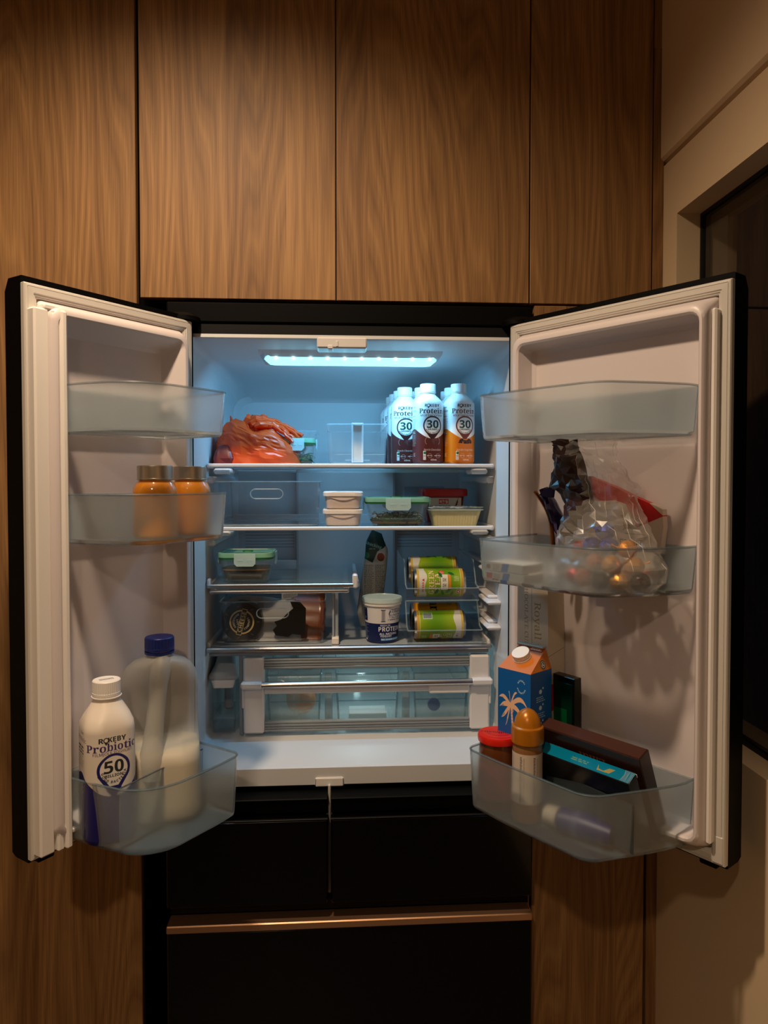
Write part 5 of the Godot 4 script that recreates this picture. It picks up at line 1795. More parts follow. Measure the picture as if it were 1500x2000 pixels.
	put(t, "foil_seal", lathe([[0.0425, 0.1002], [0.0425, 0.1008]], 40), mat("foil", Color(0.80, 0.82, 0.84), 0.35, 0.4))
	# can racks, one on the other, with their cans
	var cl := tex("can_sleeve", can_label(), 0.28, 0.15)
	var yl := tex("yellow_can_sleeve", yellow_can_label(), 0.28, 0.15)
	var rw: float = 0.1745
	var cx: float = 0.2099
	can_rack("lower clear can rack, with a yellow strip showing above its green can", Vector3(cx, sy + 0.001, -0.268), rw, 0.094)
	can_rack("upper clear can rack stacked on the other, under the two green tea cans", Vector3(cx - 0.006, sy + 0.099, -0.268), rw - 0.006, 0.088)
	drink_can("green tea can lying in the lower clear rack", Vector3(cx - 0.010, sy + 0.0375, -0.176), deg_to_rad(210), cl)
	drink_can("yellow drink can lying behind the green one in the lower rack", Vector3(cx - 0.010, sy + 0.0445, -0.244), deg_to_rad(40), yl)
	drink_can("green tea can lying at the front of the upper rack, its two words facing out", Vector3(cx - 0.010, sy + 0.137, -0.176), deg_to_rad(10), cl, true)
	drink_can("green tea can lying higher up behind the front one of the upper rack", Vector3(cx - 0.018, sy + 0.160, -0.238), deg_to_rad(130), cl, true)

# ---------------------------------------------------------------- chiller below the shelves
func chiller() -> void:
	var zf := -0.13
	# water tank at the left
	var tw: float = 0.0633
	var tx: float = -0.2992
	var t := thing("water_tank", "narrow clear water tank with a pale lid, left of the chiller drawer", "water tank", Vector3(tx, 0.8885, -0.27))
	put(t, "body", tray([[0.0, tw - 0.012, 0.24, 0.006], [0.10, tw - 0.004, 0.25, 0.007], [0.125, tw, 0.255, 0.008]], 0.002, 0.002), M.smoke_plastic)
	put(t, "lid", rloft([[0.124, tw - 0.006, 0.25, 0.008], [0.1245, tw + 0.004, 0.262, 0.01], [0.132, tw + 0.004, 0.262, 0.01], [0.134, tw, 0.255, 0.009], [0.150, tw - 0.014, 0.20, 0.012], [0.168, tw - 0.022, 0.17, 0.012]], true, true), M.vent_grey)
	put(t, "lid_tab", rloft([[0.106, tw - 0.018, 0.02, 0.005], [0.124, tw - 0.008, 0.022, 0.005]], true, true), M.white_plastic).position = Vector3(0, 0, 0.122)
	put(t, "inner_step", B2(Vector3(-tw / 2 + 0.006, 0.030, 0.0), Vector3(tw / 2 - 0.006, 0.034, 0.118), 0.001), M.clear_edge)
	put(t, "filter_post", B2(Vector3(-0.008, 0.034, 0.03), Vector3(0.010, 0.112, 0.06), 0.004), M.vent_grey)
	t = thing("partition", "thin dark upright partition between the water tank and the chiller drawer", "partition", Vector3(-0.2576, 0.888, -0.32))
	put(t, "panel", B2(Vector3(-0.003, 0.0, -0.19), Vector3(0.003, 0.182, 0.185), 0.001), M.smoke_plastic)
	put(t, "edge", B2(Vector3(-0.004, 0.0, 0.183), Vector3(0.004, 0.182, 0.188), 0.001), M.grey_bar)
	# drawer
	var x0: float = -0.2051
	var x1: float = 0.2657
	var cx := (x0 + x1) / 2
	var o := Vector3(cx, 0.888, zf)
	t = thing("crisper", "clear chiller drawer with white end posts and a metal bar across", "drawer", o)
	var hw := (x1 - x0) / 2
	for s in [-1.0, 1.0]:
		var pm := MB.new()
		pm.add(B2(Vector3(s * hw, 0.004, -0.02), Vector3(s * (hw + 0.046), 0.176, 0.006), 0.004))
		pm.add(B2(Vector3(s * (hw + 0.002), 0.109, -0.015), Vector3(s * (hw + 0.051), 0.125, 0.020), 0.004))
		pm.add(B2(Vector3(s * (hw + 0.044), 0.062, -0.02), Vector3(s * (hw + 0.050), 0.11, 0.004), 0.002))
		put(t, "end_post", pm, M.white_plastic)
	var rm := MB.new()
	for k in 4:
		rm.add(B2(Vector3(-hw, 0.150 + k * 0.006, -0.012), Vector3(hw, 0.1552 + k * 0.006, 0.001 - 0.0008 * (k % 2)), 0.001))
	put(t, "top_rail", rm, M.grey_bar)
	rm = MB.new()
	for k in 4:
		rm.add(B2(Vector3(-hw, 0.006 + k * 0.006, -0.012), Vector3(hw, 0.0112 + k * 0.006, 0.001 - 0.0008 * (k % 2)), 0.001))
	put(t, "bottom_rail", rm, M.grey_bar)
	put(t, "front_pane", B2(Vector3(-hw, 0.028, -0.010), Vector3(hw, 0.152, -0.007), 0.0005), M.glass_pane)
	var bar := MB.new()
	tube(bar, [Vector3(-hw - 0.004, 0.117, 0.012), Vector3(hw + 0.004, 0.117, 0.012)], 0.0075, 14)
	put(t, "handle_bar", bar, M.silver)
	put(t, "bar_backing", B2(Vector3(-hw + 0.001, 0.094, -0.005), Vector3(hw - 0.02, 0.110, 0.004), 0.002), M.white_plastic)
	put(t, "slider", B2(Vector3(0.1703 - cx, 0.090, -0.003), Vector3(hw - 0.002, 0.111, 0.010), 0.003), M.soft_white)
	put(t, "drawer_tray", tray([[0.002, 2 * hw, 0.34, 0.01], [0.05, 2 * hw + 0.01, 0.35, 0.01]], 0.002, 0.003), M.clear_plastic).position = Vector3(0, 0, -0.19)
	# lamp at the back of the chiller
	put(t, "chiller_lamp", lathe([[0.002, 0.0], [0.010, 0.002], [0.011, 0.005]], 16), M.led_dot).transform = Transform3D(Basis(Vector3.RIGHT, -PI / 2 + PI), Vector3(0.0199 - cx, 0.166, -0.16))
	var l := OmniLight3D.new()
	l.name = "chiller_light"
	l.light_color = Color(0.78, 0.96, 0.97)
	l.light_energy = 0.012
	l.omni_range = 4.0
	l.omni_attenuation = 2.0
	l.light_size = 0.01
	l.shadow_enabled = true
	l.position = Vector3(0.0199 - cx, 0.155, -0.15)
	t.add_child(l)
	# three inner trays with blue edges
	var spans := [-0.2012, -0.0761, -0.0428, 0.1031, 0.1368, 0.2652]
	for k in 3:
		var w: float = spans[k * 2 + 1] - spans[k * 2]
		var c: float = (spans[k * 2 + 1] + spans[k * 2]) / 2
		var tr := thing("chiller_tray", ["left inner tray of the chiller drawer, holding a bag with an orange fruit", "middle inner tray of the chiller drawer, holding a flat pale box", "right inner tray of the chiller drawer, nearly empty"][k], "tray", Vector3(c, 0.8945, -0.29), 0, "trays inside the chiller drawer")
		put(tr, "body", tray([[0.0, w - 0.014, 0.27, 0.008], [0.060, w - 0.004, 0.284, 0.01], [0.125, w, 0.29, 0.01]], 0.0022, 0.0025), M.clear_plastic)
		var e := MB.new()
		var path := []
		for p in rr(w, 0.29, 0.01, 0.125):
			path.append(p)
		path.append(path[0])
		tube(e, path, 0.002, 6)
		for s in [-1.0, 1.0]:
			tube(e, [Vector3(s * (w / 2 - 0.007), 0.002, 0.134), Vector3(s * (w / 2 - 0.001), 0.125, 0.143)], 0.0026, 6)
			tube(e, [Vector3(s * (w / 2 - 0.004), 0.06, 0.140), Vector3(s * (w / 2 - 0.004), 0.06, -0.13)], 0.0012, 6)
		tube(e, [Vector3(-w / 2 + 0.004, 0.062, 0.1405), Vector3(w / 2 - 0.004, 0.062, 0.1405)], 0.0014, 6)
		put(tr, "edge", e, M.blue_edge)
	for k in 2:
		var dx: float = (spans[k * 2 + 1] + spans[k * 2 + 2]) / 2
		var dv := thing("tray_divider", ["pale slotted divider between the left and middle chiller trays", "pale slotted divider between the middle and right chiller trays"][k], "divider", Vector3(dx, 0.893, -0.152), 0, "dividers of the chiller drawer")
		put(dv, "strip", B2(Vector3(-0.009, 0.006, -0.006), Vector3(0.009, 0.128, 0.0), 0.003), mat("divider_clear", Color(0.62, 0.70, 0.74), 0.3, 0.0, 0.75) if k == 0 else M.divider_clear)
		for yy in [0.108, 0.024]:
			var sl := MB.new()
			loft(sl, [rr(0.007, 0.012, 0.0035, 0.0), rr(0.007, 0.012, 0.0035, 0.001)], true, true)
			var so := put(dv, "slot", sl, M.smoke_plastic)
			so.rotation.x = PI / 2
			so.position = Vector3(0, yy, 0.0)
	# things in the trays
	var bx := thing("flat_box", "flat pale box lying in the middle chiller tray", "box", Vector3(0.0319, 0.8975, -0.20))
	put(bx, "carton", B(Vector3(0, 0.011, 0), Vector3(0.088, 0.020, 0.06), 0.001), mat("pale_card", Color(0.80, 0.77, 0.76), 0.6))
	put(bx, "lid_seam", B(Vector3(0, 0.0165, 0), Vector3(0.0886, 0.001, 0.0606), 0.0002), M.vent_grey)
	var or_ := thing("orange", "round orange fruit showing dimly through the left chiller tray", "orange", Vector3(-0.1276, 0.8975, -0.24))
	put(or_, "peel", blob(Vector3(0, 0.037, 0), Vector3(0.036, 0.035, 0.036), 2, 0.04, 0.4, 14, 24), mat("orange_peel", Color(0.85, 0.45, 0.10), 0.45))
	put(or_, "stem_end", blob(Vector3(0, 0.0715, 0), Vector3(0.004, 0.002, 0.004), 1, 0.1, 0.5, 4, 8), M.leaf_dark)
	var pb := thing("produce_bag", "shiny clear produce bag in the left chiller tray", "bag", Vector3(-0.1690, 0.8975, -0.225))
	var rows := []
	for k in 12:
		var h := k / 11.0
		rows.append(rr(0.075 * (1.0 - 0.3 * h), 0.09 * (1.0 - 0.5 * h), 0.02, 0.105 * h, Vector2.ZERO, 8))
	put(pb, "film", loft(MB.new(), crumple(rows, mesh_noise(44, 0.3, 2, true), 0.012)), mat("bag_film", Color(0.9, 0.93, 0.93), 0.10, 0.0, 0.15), 20)
	var wb := thing("water_bottle", "small clear bottle with a blue cap lying in the right chiller tray", "bottle", Vector3(0.1852, 0.923, -0.215))
	var bt := lathe([[0.016, 0.0], [0.0205, 0.003], [0.021, 0.02], [0.019, 0.05], [0.021, 0.08], [0.019, 0.095], [0.0135, 0.104], [0.0125, 0.112]], 28, true, true)
	var lay := Transform3D(Basis(Vector3.RIGHT, PI / 2 - 0.18), Vector3(0, 0.0, -0.05))
	put(wb, "bottle_body", bt, M.clear_plastic).transform = lay
	put(wb, "cap", ribbed_cap(0.0145, 0.110, 0.013, 40), mat("cap_blue", Color(0.02, 0.16, 0.50), 0.35)).transform = lay

# ---------------------------------------------------------------- left door
func left_at(u: float, y: float, n: float) -> Vector3:
	return LO + LU.normalized() * u + LN.normalized() * n + Vector3(0, y, 0)

func right_at(u: float, y: float, n: float) -> Vector3:
	return RO + RU.normalized() * u + RN.normalized() * n + Vector3(0, y, 0)

func left_door_items() -> void:
	mat("puree", Color(0.93, 0.59, 0.04), 0.5)
	mat("jar_glass", Color(0.95, 0.60, 0.2), 0.05, 0.0, 0.06)
	for k in 2:
		var p := left_at(0.1690, 1.3645, 0.100) if k == 0 else left_at(0.0759, 1.3645, 0.085)
		var t := thing("puree_jar", ["orange puree jar with a steel lid, the left one in the bin", "orange puree jar with a steel lid, the right one by the hinge"][k], "jar", p, 10.0, "jars of orange puree")
		put(t, "glass", lathe([[0.030, 0.0], [0.0355, 0.002], [0.038, 0.008], [0.0385, 0.04], [0.0385, 0.078], [0.037, 0.090], [0.032, 0.099], [0.0275, 0.103], [0.027, 0.110]], 44, true, true), M.jar_glass)
		put(t, "puree", lathe([[0.028, 0.003], [0.0345, 0.005], [0.0368, 0.010], [0.0372, 0.04], [0.0372, 0.078], [0.0358, 0.089], [0.031, 0.0975], [0.0266, 0.1015], [0.0262, 0.108], [0.004, 0.1085]], 44, true, true), M.puree)
		put(t, "lid", lathe([[0.0295, 0.103], [0.0305, 0.1035], [0.0308, 0.106], [0.0302, 0.1065], [0.0302, 0.127], [0.0295, 0.1285], [0.026, 0.129], [0.002, 0.129]], 48), M.steel_lid)
	# yoghurt drink bottle
	var t := thing("yoghurt_bottle", "large white yoghurt drink bottle with a navy foot in the left door", "bottle", left_at(0.247, 0.8595, 0.066), 32)
	var rows := [[0.0, 0.068, 0.068, 0.02], [0.004, 0.078, 0.078, 0.024], [0.012, 0.082, 0.082, 0.025], [0.10, 0.083, 0.083, 0.025], [0.188, 0.083, 0.083, 0.026], [0.200, 0.081, 0.081, 0.028], [0.212, 0.072, 0.072, 0.03], [0.222, 0.061, 0.061, 0.0295], [0.231, 0.050, 0.050, 0.0249], [0.236, 0.045, 0.045, 0.0224], [0.238, 0.044, 0.044, 0.0219]]
	var vs := []
	for q in rows:
		vs.append(clampf(1.0 - q[0] / 0.206, 0.0, 1.0))
	put(t, "body", rloft(rows, true, true, vs, 6), tex("yoghurt_sleeve", probiotic_label(), 0.34), 50)
	put(t, "neck", lathe([[0.0218, 0.237], [0.0218, 0.2395], [0.0245, 0.240], [0.0245, 0.242], [0.0215, 0.2425], [0.0215, 0.246]], 36), M.soft_white)
	put(t, "cap", ribbed_cap(0.0232, 0.2435, 0.0255, 80), M.soft_white, 30)
	var dots := MB.new()
	var rng := RandomNumberGenerator.new()
	rng.seed = 2
	for k in 22:
		dots.add(B(Vector3(-0.011 + (k % 11) * 0.0022, 0.2691, -0.003 + (k / 11) * 0.005 + rng.randf() * 0.001), Vector3(0.0013, 0.0002, 0.0026), 0.0))
	put(t, "date_stamp", dots, M.grey_satin)
	# milk jug
	t = thing("milk_jug", "half-full translucent milk jug with a blue cap in the left door", "jug", left_at(0.1357, 0.8595, 0.068), 15)
	var jm := mat("jug_plastic", Color(0.80, 0.80, 0.78), 0.42, 0.0, 0.50)
	var jb := MB.new()
	var jr := [rr(0.115, 0.105, 0.03, 0.0), rr(0.13, 0.12, 0.034, 0.004), rr(0.138, 0.126, 0.036, 0.012), rr(0.139, 0.127, 0.036, 0.10), rr(0.139, 0.122, 0.036, 0.118, Vector2(0, -0.002)), rr(0.139, 0.098, 0.036, 0.140, Vector2(0, -0.014)), rr(0.138, 0.082, 0.036, 0.165, Vector2(0, -0.022)), rr(0.137, 0.078, 0.036, 0.20, Vector2(0, -0.024)), rr(0.138, 0.082, 0.036, 0.222, Vector2(0, -0.022)), rr(0.136, 0.086, 0.038, 0.238, Vector2(0, -0.018)), rr(0.129, 0.084, 0.038, 0.254, Vector2(0, -0.014)), rr(0.114, 0.076, 0.036, 0.268, Vector2(0, -0.009)), rr(0.090, 0.066, 0.031, 0.278, Vector2(0, -0.004)), rr(0.056, 0.052, 0.0249, 0.285), rr(0.042, 0.042, 0.0209, 0.288), rr(0.038, 0.038, 0.0189, 0.296)]
	loft(jb, jr, true, true)
	put(t, "body", jb, jm, 60)
	var hm := MB.new()
	tube(hm, [Vector3(0.004, 0.276, 0.012), Vector3(0.001, 0.266, 0.026), Vector3(-0.003, 0.246, 0.036), Vector3(-0.006, 0.215, 0.041), Vector3(-0.010, 0.175, 0.044), Vector3(-0.014, 0.140, 0.047), Vector3(-0.017, 0.112, 0.048), Vector3(-0.018, 0.085, 0.044)], [0.020, 0.0185, 0.0165, 0.0155, 0.016, 0.018, 0.022, 0.024], 18, 1.0)
	put(t, "handle", hm, jm, 60)
	put(t, "milk", loft(MB.new(), [rr(0.113, 0.103, 0.03, 0.0012), rr(0.128, 0.118, 0.034, 0.005), rr(0.1364, 0.1244, 0.036, 0.012), rr(0.1374, 0.1254, 0.036, 0.10), rr(0.1374, 0.119, 0.036, 0.1175, Vector2(0, -0.002)), rr(0.137, 0.114, 0.036, 0.122, Vector2(0, -0.004))], true, true), mat("milk", Color(0.90, 0.80, 0.58), 0.4))
	var cap := put(t, "cap", ribbed_cap(0.0262, 0.2985, 0.0235, 72), mat("jug_blue", Color(0.01, 0.13, 0.46), 0.4), 30)
	put(cap, "tamper_ring", lathe([[0.0255, 0.2915], [0.0262, 0.2918], [0.0264, 0.2962], [0.025, 0.2965]], 40), M.jug_blue)
	put(t, "neck", lathe([[0.0190, 0.286], [0.0215, 0.2905], [0.0215, 0.298]], 36), M.soft_white)

# ---------------------------------------------------------------- right door
# a printed carton: front, right side and the rest as separate faces of one body
func right_door_items() -> void:
	var door_turn := rad_to_deg(right_frame().basis.get_euler().y)
	# blue carton with a slanted orange top
	var t := thing("drink_carton", "blue drink carton with a palm tree, orange top and white screw cap", "carton", right_at(0.1225, 0.8595, 0.105), door_turn + 4.0)
	var w := 0.074
	var d := 0.066
	var hf := 0.256
	var hb := 0.292
	var blue := mat("carton_blue", Color(0.0, 0.36, 0.66), 0.35)
	var fr := tex("carton_front", carton_front(), 0.35)
	var sd := tex("carton_side", carton_side(), 0.35)
	var amber := mat("carton_orange", Color(0.78, 0.44, 0.09), 0.5)
	var A := Vector3(-w / 2, 0, d / 2)
	var Bp := Vector3(w / 2, 0, d / 2)
	var C := Vector3(w / 2, 0, -d / 2)
	var D := Vector3(-w / 2, 0, -d / 2)
	var up := Vector3(0, hf, 0)
	var f1 := MB.new()
	f1.quad(A, A + up, Bp + up, Bp, Vector2(0, 1), Vector2(0, 0), Vector2(1, 0), Vector2(1, 1))
	put(t, "front_face", f1, fr)
	f1 = MB.new()
	f1.quad(Bp, Bp + up, C + up, C, Vector2(0, 1), Vector2(0, 0), Vector2(1, 0), Vector2(1, 1))
	put(t, "side_face", f1, sd)
	f1 = MB.new()
	f1.quad(C, C + up, D + up, D)
	f1.quad(D, D + up, A + up, A)
	f1.quad(A, Bp, C, D)
	put(t, "carton_body", f1, blue)
	f1 = MB.new()
	var e0 := Vector3(-w / 2 + 0.004, hb, -d / 2 + 0.002)
	var e1 := Vector3(w / 2 - 0.012, hb, -d / 2 + 0.002)
	var m1 := Vector3(w / 2 - 0.015, hf, d / 2)
	f1.quad(A + up, e0, e1, Bp + up)
	f1.tri(Bp + up, e1, C + up)
	f1.quad(C + up, e1, e0, D + up)
	f1.tri(D + up, e0, A + up)
	put(t, "top", f1, amber)
	put(t, "top_seam", B2(Vector3(-w / 2 + 0.003, hb - 0.001, -d / 2 - 0.002), Vector3(w / 2 - 0.012, hb + 0.003, -d / 2 + 0.012), 0.0012), mat("seam_pale", Color(0.62, 0.60, 0.55), 0.4))
	var slope := atan2(hb - hf, d - 0.002)
	var lid := Transform3D(Basis(Vector3.RIGHT, slope), Vector3(-0.004, hf + 0.0185, 0.002))
	put(t, "cap_base", lathe([[0.0175, -0.001], [0.0175, 0.003], [0.0150, 0.0035], [0.0150, 0.006]], 40), M.soft_white).transform = lid
	put(t, "cap", ribbed_cap(0.0170, 0.0055, 0.0085, 60), M.soft_white, 30).transform = lid
	var wp := Paint.new(self, 256, 96, Color(0.76, 0.38, 0.08))
	wp.text("bella", 120, 50, 52, Color(0.93, 0.85, 0.72), "sansb", 0.0, 1.1)
	f1 = MB.new()
	f1.quad(Vector3(-0.014, 0.0, 0.005), Vector3(-0.014, 0.0, -0.005), Vector3(0.014, 0.0, -0.005), Vector3(0.014, 0.0, 0.005), Vector2(0, 1), Vector2(0, 0), Vector2(1, 0), Vector2(1, 1))
	put(t, "brand_print", f1, tex("carton_word", wp.im, 0.32)).transform = Transform3D(Basis(Vector3.RIGHT, slope), Vector3(0.010, hf + 0.0335, -0.0225))
	var ep := Paint.new(self, 128, 128, Color(0.93, 0.90, 0.86))
	ep.disc(64, 64, 62, Color(0.10, 0.08, 0.07))
	ep.disc(64, 64, 46, Color(0.9, 0.87, 0.82))
	ep.disc(64, 64, 38, Color(0.10, 0.08, 0.07))
	ep.poly(PackedVector2Array([Vector2(64, 34), Vector2(92, 84), Vector2(36, 84)]), Color(0.9, 0.87, 0.82))
	ep.disc(64, 70, 9, Color(0.10, 0.08, 0.07))
	f1 = MB.new()
	var sn := (e1 - (Bp + up)).cross(C - Bp).normalized()
	for i in 24:
		var a0 := TAU * i / 24
		var a1 := TAU * (i + 1) / 24
		f1.tri(Vector3.ZERO, Vector3(cos(a1), sin(a1), 0) * 0.0085, Vector3(cos(a0), sin(a0), 0) * 0.0085, Vector2(0.5, 0.5), Vector2(0.5 + cos(a1) * 0.5, 0.5 - sin(a1) * 0.5), Vector2(0.5 + cos(a0) * 0.5, 0.5 - sin(a0) * 0.5))
	var ed := ((Bp + up) * 0.36 + e1 * 0.28 + (C + up) * 0.36)
	var nz := (C - Bp).cross(e1 - (Bp + up))
	nz = nz if nz.x > 0 else -nz
	nz = nz.normalized()
	var nx := Vector3(0, 0, -1)
	var ny := nz.cross(nx).normalized()
	put(t, "recycle_mark", f1, tex("carton_mark", ep.im, 0.4)).transform = Transform3D(Basis(nx, ny, nz), ed + nz * 0.0006)
	# tall cream sweet box behind it
	t = thing("sweet_box", "tall cream sweet box with red ribbon print standing behind the blue carton", "box", right_at(0.108, 0.8595, 0.036), door_turn)
	var bw := 0.074
	var bd := 0.050
	var bh := 0.415
	var cf := tex("cubes_front", cubes_label(), 0.5)
	var cs := tex("cubes_side", cubes_side(), 0.5)
	var lean := -0.012
	f1 = MB.new()
	var a := Vector3(-bw / 2, 0, bd / 2)
	var b := Vector3(bw / 2, 0, bd / 2)
	var c := Vector3(bw / 2, 0, -bd / 2)
	var e := Vector3(-bw / 2, 0, -bd / 2)
	var u2 := Vector3(-0.014, bh, lean)
	var lowv := 0.5
	f1.quad(a, a + u2, b + u2, b, Vector2(0, 1.52), Vector2(0, 0), Vector2(1, 0), Vector2(1, 1.52))
	put(t, "front_face", f1, cf)
	f1 = MB.new()
	f1.quad(b, b + u2, c + u2, c, Vector2(0, 1.52), Vector2(0, 0), Vector2(1, 0), Vector2(1, 1.52))
	put(t, "side_face", f1, cs)
	f1 = MB.new()
	f1.quad(c, c + u2, e + u2, e)
	f1.quad(e, e + u2, a + u2, a)
	f1.quad(a + u2, e + u2, c + u2, b + u2)
	f1.quad(a, b, c, e)
	put(t, "carton_body", f1, mat("card_cream", Color(0.80, 0.75, 0.66), 0.5))
	cf.texture_repeat = false
	cs.texture_repeat = false
	# dark green box
	t = thing("green_box", "flat dark green chocolate box with black edges, right of the blue carton", "box", right_at(0.152, 0.8595, 0.030), door_turn - 4.0)
	var gb := mat("box_green", Color(0.0, 0.15, 0.08), 0.3)
	put(t, "carton_body", B(Vector3(0, 0.119, 0), Vector3(0.075, 0.236, 0.020), 0.0012), mat("box_blackgreen", Color(0.015, 0.03, 0.02), 0.3))
	put(t, "front_panel", B(Vector3(0.002, 0.117, 0.0103), Vector3(0.062, 0.216, 0.0008), 0.0002), gb)
	put(t, "bright_panel", B(Vector3(0.002, 0.10, 0.0110), Vector3(0.038, 0.15, 0.0008), 0.0002), mat("box_green2", Color(0.0, 0.30, 0.15), 0.3))
	# red-lidded jar
	t = thing("mustard_jar", "brown mustard jar with a bright red lid in the right door", "jar", right_at(0.0959, 0.8595, 0.148), -20)
	put(t, "glass", lathe([[0.030, 0.0], [0.034, 0.002], [0.0358, 0.008], [0.036, 0.05], [0.036, 0.104], [0.0345, 0.116], [0.032, 0.121], [0.032, 0.127]], 40), mat("mustard_glass", Color(0.38, 0.20, 0.08), 0.12))
	put(t, "label", lathe([[0.0363, 0.02], [0.0363, 0.085]], 40, false, false), mat("mustard_label", Color(0.45, 0.12, 0.09), 0.5))
	put(t, "lid", lathe([[0.0355, 0.121], [0.0378, 0.1215], [0.0383, 0.124], [0.0383, 0.131], [0.0368, 0.1345], [0.034, 0.1352]], 48, true, true), mat("lid_red", Color(0.83, 0.12, 0.05), 0.32))
	f1 = MB.new()
	for i in 40:
		var a0 := TAU * i / 40
		var a1 := TAU * (i + 1) / 40
		f1.tri(Vector3(0, 0.1357, 0), Vector3(cos(a0) * 0.034, 0.1355, sin(a0) * 0.030), Vector3(cos(a1) * 0.034, 0.1355, sin(a1) * 0.030), Vector2(0.5, 0.5), Vector2(0.5 + cos(a0) * 0.5, 0.5 + sin(a0) * 0.5), Vector2(0.5 + cos(a1) * 0.5, 0.5 + sin(a1) * 0.5))
	put(t, "lid_print", f1, tex("lid_print", jar_lid_label(), 0.34))
	# golden capped shaker
	t = thing("spice_shaker", "slim spice bottle with a golden domed cap and a printed wrap", "bottle", right_at(0.1673, 0.8595, 0.150), -30)
	put(t, "bottle_body", lathe([[0.024, 0.0], [0.0268, 0.002], [0.0275, 0.007], [0.0275, 0.03], [0.0265, 0.034], [0.0265, 0.128], [0.025, 0.138], [0.0235, 0.145]], 40), mat("spice_brown", Color(0.55, 0.38, 0.22), 0.25))
	put(t, "label", lathe([[0.0270, 0.036], [0.0270, 0.124]], 40, false, false), tex("rollon_print", rollon_label(), 0.5))
	put(t, "cap", lathe([[0.0250, 0.139], [0.0285, 0.1395], [0.029, 0.142], [0.029, 0.165], [0.028, 0.168], [0.0245, 0.170], [0.0235, 0.174], [0.022, 0.181], [0.018, 0.189], [0.012, 0.195], [0.005, 0.1985], [0.0005, 0.199]], 48), mat("gold_plastic", Color(0.72, 0.44, 0.07), 0.3, 0.25), 30)
	# two flat boxes leaning in the bin
	var lean_b := right_frame().basis * Basis(Vector3.RIGHT, deg_to_rad(22))
	t = thing("chocolate_box", "brown glossy chocolate box leaning behind the turquoise one", "box", Vector3.ZERO)
	t.transform = Transform3D(lean_b, right_at(0.243, 0.866, 0.016))
	put(t, "carton_body", B(Vector3(0, 0.088, 0.014), Vector3(0.240, 0.168, 0.030), 0.0015), mat("choc_box", Color(0.20, 0.115, 0.10), 0.28))
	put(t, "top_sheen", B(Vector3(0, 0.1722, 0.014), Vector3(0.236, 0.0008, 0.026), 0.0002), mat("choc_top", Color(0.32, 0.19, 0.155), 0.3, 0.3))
	f1 = MB.new()
	f1.quad(Vector3(-0.1, 0.125, 0.0293), Vector3(-0.1, 0.155, 0.0293), Vector3(0.1, 0.155, 0.0293), Vector3(0.1, 0.125, 0.0293), Vector2(0, 1), Vector2(0, 0), Vector2(1, 0), Vector2(1, 1))
	put(t, "front_print", f1, tex("choc_print", choc_label("Lindt", Color(0.20, 0.115, 0.10), Color(0.55, 0.36, 0.18)), 0.3))
	t = thing("turquoise_box", "turquoise and dark flat box wrapped in film, leaning in front of the brown one", "box", Vector3.ZERO)
	t.transform = Transform3D(lean_b, right_at(0.266, 0.862, 0.058))
	put(t, "carton_body", B(Vector3(0, 0.070, 0.012), Vector3(0.186, 0.136, 0.026), 0.0012), mat("dark_card", Color(0.06, 0.075, 0.085), 0.22))
	put(t, "white_edge", B(Vector3(0, 0.1335, -0.0015), Vector3(0.186, 0.006, 0.0012), 0.0003), M.soft_white)
	var tq := Paint.new(self, 512, 72, Color(0.0, 0.47, 0.60))
	tq.poly(PackedVector2Array([Vector2(330, 20), Vector2(345, 46), Vector2(372, 50), Vector2(390, 24), Vector2(420, 22), Vector2(404, 56), Vector2(340, 58)]), Color(0.62, 0.58, 0.36))
	tq.fine(190, 30, 110, 2, 12, 7, Color(0.42, 0.58, 0.45), 3)
	f1 = MB.new()
	f1.quad(Vector3(-0.0925, 0.1386, 0.0245), Vector3(-0.0925, 0.1386, -0.0008), Vector3(0.0925, 0.1386, -0.0008), Vector3(0.0925, 0.1386, 0.0245), Vector2(0, 1), Vector2(0, 0), Vector2(1, 0), Vector2(1, 1))
	var tqm := tex("turquoise_print", tq.im, 0.22)
	put(t, "top_print", f1, tqm)
	var fw := MB.new()
	var n5 := mesh_noise(7, 0.9, 2, true)
	for i in 10:
		var x0 := 0.074 + i * 0.0019
		tube(fw, [Vector3(x0, 0.1389, -0.001), Vector3(x0 + 0.004 * n5.get_noise_1d(i * 9.0), 0.1391, 0.01), Vector3(x0 + 0.003, 0.1388, 0.0245)], 0.0004, 5)
	put(t, "film_folds", fw, mat("film_clear", Color(0.85, 0.93, 0.95), 0.1, 0.0, 0.25))
	# dark blue tube lying on the bin floor
	t = thing("blue_tube", "dark blue tube with a grey cap lying on the floor of the right bin", "tube", Vector3.ZERO)
	t.transform = right_frame() * Transform3D(Basis(Vector3.UP, 0.22), Vector3(0.262, 0.881, 0.135))
	put(t, "tube_body", tube(MB.new(), [Vector3(-0.03, 0, 0), Vector3(-0.026, 0, 0), Vector3(0.02, 0, 0), Vector3(0.062, -0.002, 0)], [0.017, 0.0215, 0.0215, 0.017], 24, 0.95), mat("tube_blue", Color(0.015, 0.03, 0.34), 0.4))
	put(t, "cap", tube(MB.new(), [Vector3(-0.056, 0, 0), Vector3(-0.054, 0, 0), Vector3(-0.031, 0, 0)], [0.015, 0.0175, 0.0185], 24), mat("cap_grey", Color(0.66, 0.62, 0.57), 0.4))
	put(t, "band", tube(MB.new(), [Vector3(-0.002, 0, 0), Vector3(0.008, 0, 0)], 0.0218, 24, 0.95), mat("band_pale", Color(0.25, 0.27, 0.45), 0.35))
	middle_bin_items(door_turn)

